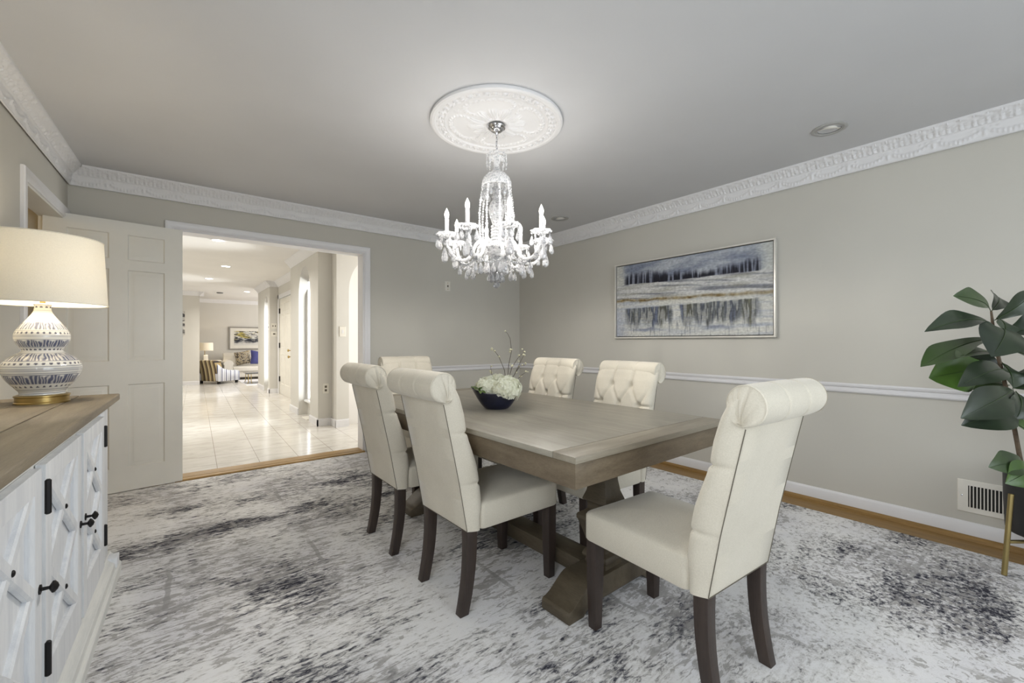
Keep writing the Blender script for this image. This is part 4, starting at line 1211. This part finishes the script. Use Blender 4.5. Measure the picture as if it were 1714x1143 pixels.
# ------------------------------------------------------------------ hall beyond the doorway
def arch_poly(y0, y1, zt, z0=-.002, sp=None, n=20):
    """door-like outline with a round head, as (y, z) from the low side"""
    r = (y1-y0)/2; c = (y0+y1)/2; zs = sp if sp is not None else zt-r
    return [(y0, z0)]+[(c-r*cos(pi*k/n), zs+(zt-zs)*sin(pi*k/n)) for k in range(n+1)]+[(y1, z0)]
HX = 1.507
# right hall wall with arched sidelight niche
b = MB(); ar = arch_poly(6.56, 7.27, 2.245, sp=1.80)
b.extrude([(6.13, -.002)]+ar+[(7.865, -.002), (7.865, HZ), (6.13, HZ)], HX, HX+.125, lambda y, z, x: (x, y, z))
struct(b, 'wall_hall_pier', M['hallwall'], smooth=30)
def sidelight(name, x, y0, y1, z0, z1):
    mb = MB()
    for (a, c, e, f) in ((y0, y1, z0-.03, z0), (y0, y1, z1, z1+.04), (y0, y0+.016, z0, z1), (y1-.016, y1, z0, z1)): mb.box(x, a, e, x+.05, c, f)
    mb.box(x-.05, y0-.01, z0-.045, x+.01, y1+.01, z0-.02)
    w_ = struct(mb, name, M['sill'], smooth=0)
    MB().box(x+.02, y0+.03, z0, x+.026, y1-.03, z1).build('pane', M['pane'], w_, smooth=0)
    return w_
WN = HX+.125
sidelight('window_2', WN, 6.60, 7.265, .25, 2.06)
b = MB(); 
for (y0, y1, z0, z1) in ((6.40, 6.60, -.002, HZ), (7.265, 7.40, -.002, HZ), (6.60, 7.265, -.002, .22), (6.60, 7.265, 2.10, HZ)): b.box(WN, y0, z0, WN+.12, y1, z1)
struct(b, 'wall_niche', M['hallwall'], smooth=0)
b = MB(); b.extrude([(HX+.124, 6.132), (1.682, 6.132), (1.682, 5.95), (1.74, 5.95), (1.74, 6.41), (HX+.124, 6.41)], -.002, HZ)
struct(b, 'wall_hall_corner', M['hallwall'], smooth=0)
# wall with the wide arch beside the dining room wall
b = MB(); ar = arch_poly(1.84, 2.94, 2.38, sp=1.83, n=28)
b.extrude([(1.68, -.002)]+ar+[(3.2, -.002), (3.2, HZ), (1.68, HZ)], 5.90, 6.02, lambda x, z, y: (x, y, z))
struct(b, 'wall_arch', M['hallwall'], smooth=30)
struct(MB().box(1.70, 6.02, -.002, 3.3, 6.10, HZ), 'wall_arch_recess', M['hallceil'], smooth=0)
b = MB()
for (y0, y1, z0, z1) in ((4.576, 4.75, -.002, HZ), (5.65, 5.9, -.002, HZ), (4.75, 5.65, -.002, .4), (4.75, 5.65, 2.2, HZ)): b.box(3.1, y0, z0, 3.22, y1, z1)
struct(b, 'wall_hall_right', M['hallwall'], smooth=0)
sidelight('added_window_hall', 3.12, 4.78, 5.62, .45, 2.15)  # added window out of view, giving side light to the arch recess
# entry recess with the front door
b = MB(); b.box(HX+.125, 7.865-.12, -.002, 1.80, 7.865, HZ); struct(b, 'wall_entry_return', M['hallwall'], smooth=0)
b = MB(); b.box(1.80, 7.4, -.002, 1.92, 9.10, HZ); b.box(1.80, 10.56, -.002, 1.92, 10.8, HZ); b.box(1.80, 9.10, 2.08, 1.92, 10.56, HZ); struct(b, 'wall_entry', M['hallwall'], smooth=0)
d2 = six_panel('door_2', 1.46, 2.06, .045, [(.12, .42), (.50, .96), (1.04, 1.34)], [(.22, .85), (1.0, 1.70), (1.77, 1.95)], M['plate'])
d2['kind'] = 'structure'; d2.location = (1.815, 10.56, .0); d2.rotation_euler = (0, 0, -pi/2)
for z in (.32, 1.05, 1.80): MB().box(-.012, -.022, z-.055, .030, .0, z+.055).build('hinge', M['dark'], d2, smooth=0)
def knobl(x, z): return MB().lathe([(.028, 0), (.028, .006), (.010, .009), (.010, .038), (.024, .046), (.028, .058), (.020, .07), (.001, .072)], 14, M=Matrix.Translation((x, 0, z)) @ Matrix.Rotation(pi/2, 4, 'X'))
knobl(1.16, .955).build('door_knob', M['brass'], d2); knobl(1.19, .83).build('deadbolt', M['brass'], d2)
for nm, (y0, y1, z0, z1) in (('trim_14', (10.56, 10.66, -.002, 2.15)), ('trim_15', (9.0, 10.66, 2.07, 2.15))):
    struct(MB().box(1.785, y0, z0, 1.80, y1, z1), nm, M['trim'], smooth=0)
# far pier with the second sidelight
P2 = 1.635
b = MB(); ar = arch_poly(10.90, 11.42, 2.18, sp=1.78)
b.extrude([(10.70, -.002)]+ar+[(12.35, -.002), (12.35, HZ), (10.70, HZ)], P2, P2+.22, lambda y, z, x: (x, y, z))
struct(b, 'wall_far_pier', M['hallwall'], smooth=30)
sidelight('window_4', P2+.22, 10.94, 11.415, .25, 1.95)
b = MB()
for (y0, y1, z0, z1) in ((10.8, 10.94, -.002, HZ), (11.415, 12.35, -.002, HZ), (10.94, 11.415, -.002, .22), (10.94, 11.415, 1.99, HZ)): b.box(P2+.22, y0, z0, P2+.34, y1, z1)
struct(b, 'wall_far_niche', M['hallwall'], smooth=0)
# left side of the hall, stub wall and living room walls
struct(MB().box(-1.9, 4.576, -.002, -1.8, 16.4, HZ), 'wall_hall_left', M['hallwall'], smooth=0)
struct(MB().box(-1.8, 14.04, -.002, .514, 14.20, HZ), 'wall_stub', M['hallwall'], smooth=0)
struct(MB().box(-1.8, 16.3, -.002, 5.2, 16.4, HZ), 'wall_living_back', M['hallwall'], smooth=0)
struct(MB().box(5.1, 12.35, -.002, 5.2, 16.3, HZ), 'wall_living_right', M['hallwall'], smooth=0)
struct(MB().box(P2+.22, 12.35, -.002, 5.2, 12.47, HZ), 'wall_living_front', M['hallwall'], smooth=0)
# hall crown, baseboards
hp = [(0, 2.337), (.008, 2.337), (.014, 2.350), (.030, 2.375), (.060, 2.405), (.082, 2.430), (.090, 2.45), (0, 2.45)]
k_ = [16]
def trimrun(fn, a0, a1, pr):
    nm = 'trim_%d' % k_[0]; k_[0] += 1
    return struct(MB().extrude(pr, a0, a1, fn), nm, M['trim'], smooth=25)
trimrun(lambda o, z, y: (HX-o, y, z), 6.04, 7.865, hp)
trimrun(lambda o, z, y: (1.80-o, y, z), 7.955, 10.70, hp)
trimrun(lambda o, z, x: (x, 7.865+o, z), 1.507, 1.80, hp)
trimrun(lambda o, z, x: (x, 6.13-o, z), 1.507-.09, 1.68, hp)
trimrun(lambda o, z, x: (x, 10.70-o, z), P2-.09, 1.80, hp)
trimrun(lambda o, z, y: (P2-o, y, z), 10.61, 12.35, hp)
trimrun(lambda o, z, x: (x, 14.04-o, z), -1.8, .604, hp)
trimrun(lambda o, z, y: (.514+o, y, z), 13.95, 14.2, hp)
trimrun(lambda o, z, x: (x, 16.3-o, z), -1.8, 5.1, hp)
hb = [(0, -.002), (.016, -.002), (.016, .085), (.008, .098), (0, .098)]
trimrun(lambda o, z, y: (HX-o, y, z), 6.114, 6.56, hb); trimrun(lambda o, z, y: (HX-o, y, z), 7.27, 7.865, hb)
trimrun(lambda o, z, x: (x, 6.13-o, z), 1.491, 1.68, hb); trimrun(lambda o, z, y: (1.68-o, y, z), 5.864, 6.13, hb)
trimrun(lambda o, z, x: (x, 5.90-o, z), 1.664, 1.84, hb)
trimrun(lambda o, z, x: (x, 10.70-o, z), P2-.016, 1.80, hb); trimrun(lambda o, z, y: (P2-o, y, z), 10.684, 10.90, hb); trimrun(lambda o, z, y: (P2-o, y, z), 11.42, 12.35, hb)
trimrun(lambda o, z, x: (x, 14.04-o, z), -1.8, .514, hb); trimrun(lambda o, z, x: (x, 16.3-o, z), -1.8, 5.1, hb)

# plates in the hall
plate('white outlet plate low on the hall pier beyond the doorway', 'outlet', 'wall_outlet', lambda a, z, o: (1.604+a, 6.13-o, .497+z), .078, .135, 'outlet')
plate('white light switch on the hall wall just inside the right doorway casing', 'light switch', 'light_switch', lambda a, z, o: (1.757+a, 5.90-o, 1.262+z), .082, .135, 'switch')
plate('upper of two white control plates stacked beside the front door hinges', 'control plate', 'switch_plate', lambda a, z, o: (1.722+a, 10.70-o, 1.475+z), .12, .115, 'double', 'stacked control plates beside the front door')
plate('lower of two white control plates stacked beside the front door hinges', 'control plate', 'switch_plate', lambda a, z, o: (1.722+a, 10.70-o, 1.300+z), .12, .105, 'thermo', 'stacked control plates beside the front door')
plate('narrow thermostat on the front face of the far hall pier', 'thermostat', 'mounted_thermostat', lambda a, z, o: (P2-o, 10.80+a, 1.45+z), .09, .12, 'thermo')
fv = tag(MB().box(HX-.01, 6.72, -.002, HX+.10, 7.05, .004).build('floor_vent', M['plate'], smooth=0), 'white floor vent below the tall hall sidelight window', 'floor vent')

def canlight(x, y, lab):
    t = thing('downlight', lab, 'ceiling light', (x, y, HZ), 0, 'lit downlights in the hall ceiling')
    MB().lathe([(.085, 0), (.086, -.004), (.068, -.006), (.064, -.002)], 32, ends=False).build('trim_ring', M['trim'], t, smooth=40)
    MB().lathe([(.066, -.003), (.001, -.0035)], 32, ends=False).build('lamp_lens', M['canlight'], t, smooth=40)
canlight(.445, 6.78, 'lit hall downlight nearest the doorway head, cut by the casing')
canlight(.703, 9.02, 'lit hall downlight in the middle of the hall ceiling, brightest of them')
canlight(.564, 10.98, 'lit hall downlight farther down the hall, lower and left of the brightest')
canlight(1.50, 13.25, 'small lit downlight beside the top of the far hall pier')
sm = MB().lathe([(.075, 0), (.075, -.02), (.06, -.03), (.001, -.032)], 24, (.95, 13.9, HZ)).build('smoke_detector', M['canin']); tag(sm, 'small dark smoke detector on the ceiling above the far painting', 'smoke detector')

# ------------------------------------------------------------------ living room furniture seen down the hall
ac = thing('armchair', 'low striped armchair seen from behind at the end of the hall', 'armchair', (.922, 13.78, 0), atan2(-.595, .408))
# local: x runs along the back towards the left stub wall (negative), y forward
# back corner R at the origin, back runs to -x
mb = MB(); rows = []
for z, yb, yf, i_ in ((.07, .0, .14, 0), (.20, -.012, .14, 0), (.40, -.045, .13, .01), (.56, -.085, .09, .03), (.62, -.10, .05, .06), (.635, -.085, .0, .10)):
    rows.append([(-.72+i_, yb, z), (-.02-i_, yb, z), (-.02-i_, yf, z), (-.72+i_, yf, z)])
V = mb.grid(rows, cv=True); mb.cap(V[0], True); mb.cap(V[-1]); mb.build('backrest', M['stripeback'], ac, smooth=30, bevel=.008)
for x0, x1 in ((-.12, -.005), (-.735, -.62)):
    mb = MB(); pr = [(.0, .07), (.62, .07), (.62, .30), (.58, .345), (.30, .36), (.12, .42), (-.02, .54), (-.04, .40)]
    mb.extrude(pr, x0, x1, lambda y, z, x: (x, y, z)); mb.build('arm', M['stripeside'], ac, smooth=30, bevel=.015)
MB().box(-.62, .10, .07, -.12, .66, .24).build('seat', M['stripeside'], ac, smooth=30, bevel=.02)
MB().box(-.61, .12, .24, -.13, .67, .32).build('seat_cushion', M['stripeside'], ac, smooth=30, bevel=.03, segs=3)
for x in (-.68, -.06):
    for y in (.04, .56): MB().box(x-.025, y-.025, 0, x+.025, y+.025, .07).build('leg', M['iron'], ac, smooth=0)

so = thing('sofa', 'pale grey sofa against the far living room wall', 'sofa', (1.15, 15.05, 0))
MB().box(0, .05, .07, 2.2, .95, .24).build('base', M['sofa'], so, smooth=30, bevel=.02)
for k in range(2): MB().box(.20+.9*k, .0, .24, 1.09+.9*k, .75, .385).build('seat_cushion', M['sofa'], so, smooth=30, bevel=.035, segs=3)
MB().extrude([(.70, .20), (.95, .20), (.99, .74), (.95, .79), (.84, .78), (.78, .70)], .02, 2.18, lambda y, z, x: (x, y, z)).build('backrest', M['sofa'], so, smooth=30, bevel=.02)
for x0 in (0, 2.0):
    mb = MB(); mb.extrude([(x0-.01, .07), (x0+.2, .07), (x0+.2, .46)]+[(x0+.10+.125*cos(pi*k/10), .46+.125*sin(pi*k/10)) for k in range(11)]+[(x0-.01, .44)], .0, .93, lambda x, z, y: (x, y, z))
    mb.build('arm', M['sofa'], so, smooth=40)
for x in (.1, 2.1):
    for y in (.12, .85): MB().box(x-.03, y-.03, 0, x+.03, y+.03, .07).build('leg', M['iron'], so, smooth=0)
def pillow(name, lab, loc, w, rz, tilt, m, tw_=0):
    mb = MB(); n = 12; rows = []
    def pt(u, v, s_):
        e = (1-abs(u)**4)*(1-abs(v)**4); k = 1-.10*(1-abs(u))**1*0
        pin = 1-.08*(1-(abs(u)*abs(v)))
        return (u*w/2*pin, s_*.085*e**.55, v*w/2*pin)
    for s_ in (-1, 1):
        g = [[pt(-1+2*i/n, -1+2*j/n, s_) for j in range(n+1)] for i in range(n+1)]; mb.grid(g)
    o = mb.build(name, m, smooth=60); o.rotation_euler = (tilt, tw_, rz); o.location = loc
    return tag(o, lab, 'pillow')
vm = nmat('pattern cloth'); 
vv = coords(vm[1]); L(vm[1], ramp(vm[1], noise_(vm[1], vv, 22, 3), [(.42, lin(70, 60, 52)), (.5, lin(204, 196, 176)), (.58, lin(150, 134, 104))]), vm[2].inputs['Base Color'])
pillow('throw_pillow', 'square navy blue throw pillow on the pale sofa', (2.03, 15.33, .640), .44, .25, -.28, M['navy'], .13)
pillow('throw_pillow', 'patterned beige and black throw pillow behind the navy pillow', (1.66, 15.60, .635), .42, -.2, -.25, vm[0], -.2)
st_ = thing('side_table', 'pale side table behind the striped armchair carrying the small lamp', 'side table', (.30, 15.35, 0))
MB().box(0, 0, .55, .80, .48, .575).build('table_top', M['plate'], st_, bevel=.004)
MB().box(.03, .03, .47, .77, .45, .549).build('apron', M['brass'], st_, smooth=0)
for x in (.05, .75):
    for y in (.05, .43): MB().box(x-.022, y-.022, 0, x+.022, y+.022, .48).build('leg', M['gold'], st_, smooth=0)
l2 = thing('small_lamp', 'small lit table lamp with white drum shade and white block base at the hall end', 'lamp', (.712, 15.50, .576))
MB().box(-.055, -.055, 0, .055, .055, .165).build('lamp_base', M['plate'], l2, bevel=.008)
MB().tube([(-.02, 0, .16), (-.02, 0, .34)], .008, 8).build('lamp_neck', M['brass'], l2)
mb = MB(); mb.grid([[(r*cos(2*pi*k/40), r*sin(2*pi*k/40), z) for k in range(40)] for r, z in ((.185, .295), (.180, .525), (.177, .525), (.182, .295))], cu=True, cv=True)
mb.build('lamp_shade', M['shade'], l2)
ct = thing('coffee_table', 'low coffee table with gold legs beside the sofa at the hall end', 'coffee table', (1.55, 13.32, .0045))
MB().box(-.06, 0, .262, 1.0, .75, .282).build('table_top', simple('smoked glass', (96, 98, 96), .1), ct, bevel=.004)
for (x, y) in ((.03, .07), (.9, .07), (.03, .68), (.9, .68)):
    for dx in (-.03, .03): MB().tube([(x+dx*1.7, y, .005), (x+dx, y, .06), (x+dx, y, .262)], .009, 8).build('leg', M['gold'], ct)
vs_ = thing('spiky_planter', 'dark planter with thin spiky branches on the coffee table', 'planter', (1.98, 13.60, .288))
MB().lathe([(.07, 0), (.11, .05), (.12, .14), (.09, .20), (.075, .20), (.07, .15), (.001, .14)], 20).build('planter_pot', M['black_pot'], vs_)
for k in range(16):
    a = random.uniform(0, 2*pi); e = random.uniform(.25, 1.25); ln = random.uniform(.22, .42)
    d = Vector((cos(a)*sin(e), sin(a)*sin(e), cos(e)))
    MB().tube([Vector((0, 0, .16)), Vector((0, 0, .17))+d*ln*.5, Vector((0, 0, .17))+d*ln+Vector((0, 0, -.02))], [.005, .004, .002], 5).build('branch', M['iron'], vs_)
tag(MB().box(1.46, 12.9, -.002, 4.2, 15.0, .004).build('living_rug', fabric('pale living rug', (196, 194, 196), (226, 225, 228)), smooth=0), 'pale rug under the sofa and coffee table at the hall end', 'rug')
# framed picture over the sofa and the canvas on the stub wall
fp = thing('framed_picture', 'framed abstract picture with white mat on the far living room wall', 'picture', (1.99, 16.3, .88))
W2, H2 = .64, .725
mb = MB(); o_ = [(-W2, 0), (W2, 0), (W2, H2), (-W2, H2)]; e = .035; i_ = [(-W2+e, e), (W2-e, e), (W2-e, H2-e), (-W2+e, H2-e)]
mb.grid([[(x, 0, z) for x, z in o_], [(x, -.03, z) for x, z in o_], [(x, -.03, z) for x, z in i_], [(x, 0, z) for x, z in i_]], cu=True, cv=True)
mb.build('frame', simple('pewter frame', (150, 146, 140), .35, .5), fp, smooth=0)
MB().box(-W2+e, -.015, e, W2-e, -.004, H2-e).build('mat_board', M['plate'], fp, smooth=0)
def abstract(u, v):
    c = (.80, .79, .76); hz = .34+.06*fb(u*5, 0, 2)
    if v > hz+.05:
        n_ = fb(u*9, v*14, 3, 5); c = mixc(c, (.62, .56, .28), clamp(fb(u*3, v*4, 9)*2+.25)); c = mixc(c, (.16, .16, .17), sstep(.10, .32, n_)*.9)
    n2 = fb(u*6, v*16, 5, 5); k = exp(-((v-hz)/.13)**2); c = mixc(c, (.12, .13, .16), clamp(k*(1.0+1.2*n2)))
    return tuple(x**1.8 for x in c)
cv2 = canvas('artwork', 1, 1, None, M['canvas'], 80, 50, fp, lambda u, v: (-W2+.14+(2*W2-.28)*u, -.018, .13+(H2-.26)*v))
paint(cv2, lambda co: abstract((co.x+W2-.14)/(2*W2-.28), (co.z-.13)/(H2-.26)))
wp = thing('wall_canvas', 'narrow black and white canvas on the hall stub wall, cut by the open door', 'picture', (-.30, 14.04, 1.30))
MB().box(0, -.03, 0, .505, -.001, .62).build('stretcher', M['plate'], wp, smooth=0)
cv3 = canvas('artwork', 1, 1, None, M['canvas'], 40, 50, wp, lambda u, v: (.505*u, -.0315, .62*v))
paint(cv3, lambda co: mixc((.62, .60, .56), (.05, .05, .055), clamp(.55+1.6*fb(co.x*5, co.z*11, 4, 4)-.5*sstep(.46, .60, co.z))))

# ------------------------------------------------------------------ light
wld = bpy.data.worlds.new('World'); S.world = wld; wld.use_nodes = True
wld.node_tree.nodes['Background'].inputs['Color'].default_value = (.86, .93, 1.0, 1); wld.node_tree.nodes['Background'].inputs['Strength'].default_value = 2.2
def area(name, loc, rot, sx, sy, power, col=(1, 1, 1), spread=pi):
    l = bpy.data.lights.new(name, 'AREA'); l.shape = 'RECTANGLE'; l.size = sx; l.size_y = sy; l.energy = power; l.color = col; l.spread = spread
    o = bpy.data.objects.new(name, l); COL.objects.link(o); o.location = loc; o.rotation_euler = rot; return o
def point(name, loc, power, col, r=.02):
    l = bpy.data.lights.new(name, 'POINT'); l.energy = power; l.color = col; l.shadow_soft_size = r
    o = bpy.data.objects.new(name, l); COL.objects.link(o); o.location = loc; return o
area('daylight_rear_window', (1.8, YR-.02, 1.35), (pi/2, 0, 0), 2.75, 1.5, 27, (.88, .94, 1.0))
area('fill_light_left', lw(4.5, .01, 1.55), (0, -pi/2, -.035), 1.1, 1.4, 27, (.90, .95, 1.0))  # fill lamp at the added left window, out of view
for i, p in enumerate(bulbs):
    point('candle_light', p, 1.15, (1.0, .97, .93), .016)
    sl = bpy.data.lights.new('candle_fill_spot', 'SPOT'); sl.energy = 6.6; sl.color = (1.0, .955, .895); sl.spot_size = 3.12; sl.spot_blend = .3; sl.shadow_soft_size = .016  # added spot at each bulb, throwing extra light down and outward
    so_ = bpy.data.objects.new('candle_fill_spot', sl); COL.objects.link(so_); so_.location = p
point('lamp_light', (-.437, 2.640, SH+.60), 6.5, (1.0, .90, .74), .03)
# hall daylight through its sidelights, unseen area lamps, and downlights
area('daylight_sidelight', (WN+.14, 6.93, 1.15), (0, pi/2, 0), 1.8, .6, 130, (.97, .98, 1.0))
area('daylight_far_sidelight', (P2+.36, 11.18, 1.1), (0, pi/2, 0), 1.7, .45, 100, (.97, .98, 1.0))
area('fill_light_hall', (3.1, 5.2, 1.3), (0, pi/2, 0), 1.7, .8, 30, (1, .98, .95))  # fill lamp at the added hall window, brightening the arch recess
area('living_room_area_lamp', (4.9, 14.3, 1.4), (0, pi/2, 0), 1.6, 2.2, 85, (1, .98, .96))  # area lamp inside the living room; no window is built in that wall
for (x, y, p) in ((.445, 6.78, 17), (.703, 9.02, 20), (.564, 10.98, 21), (1.50, 13.25, 24)):
    o = area('downlight_lamp', (x, y, HZ-.02), (0, 0, 0), .1, .1, p, (1.0, .96, .90), 2.6)
point('annex_light', (-1.2, 3.2, 2.0), 5, (1.0, .78, .42), .05)
point('small_lamp_light', (.712, 15.50, .98), 5, (1.0, .84, .62), .03)

# ------------------------------------------------------------------ camera and view
cd = bpy.data.cameras.new('camera'); co = bpy.data.objects.new('camera', cd); COL.objects.link(co)
co.location = (0, 0, 1.125); co.rotation_euler = (pi/2, 0, -.6643)
cd.sensor_fit = 'HORIZONTAL'; cd.sensor_width = 36; cd.lens = 720.8/1714*36; cd.shift_y = .7/1714; cd.clip_start = .02
S.camera = co
S.view_settings.view_transform = 'Standard'; S.view_settings.look = 'None'; S.view_settings.gamma = 1; S.view_settings.use_curve_mapping = False
S.view_settings.exposure = 0.32
S.cycles.use_denoising = True; S.cycles.max_bounces = 9; S.cycles.diffuse_bounces = 5; S.cycles.glossy_bounces = 4
S.cycles.transmission_bounces = 6; S.cycles.transparent_max_bounces = 24
S.cycles.caustics_reflective = False; S.cycles.caustics_refractive = False; S.cycles.sample_clamp_indirect = 6
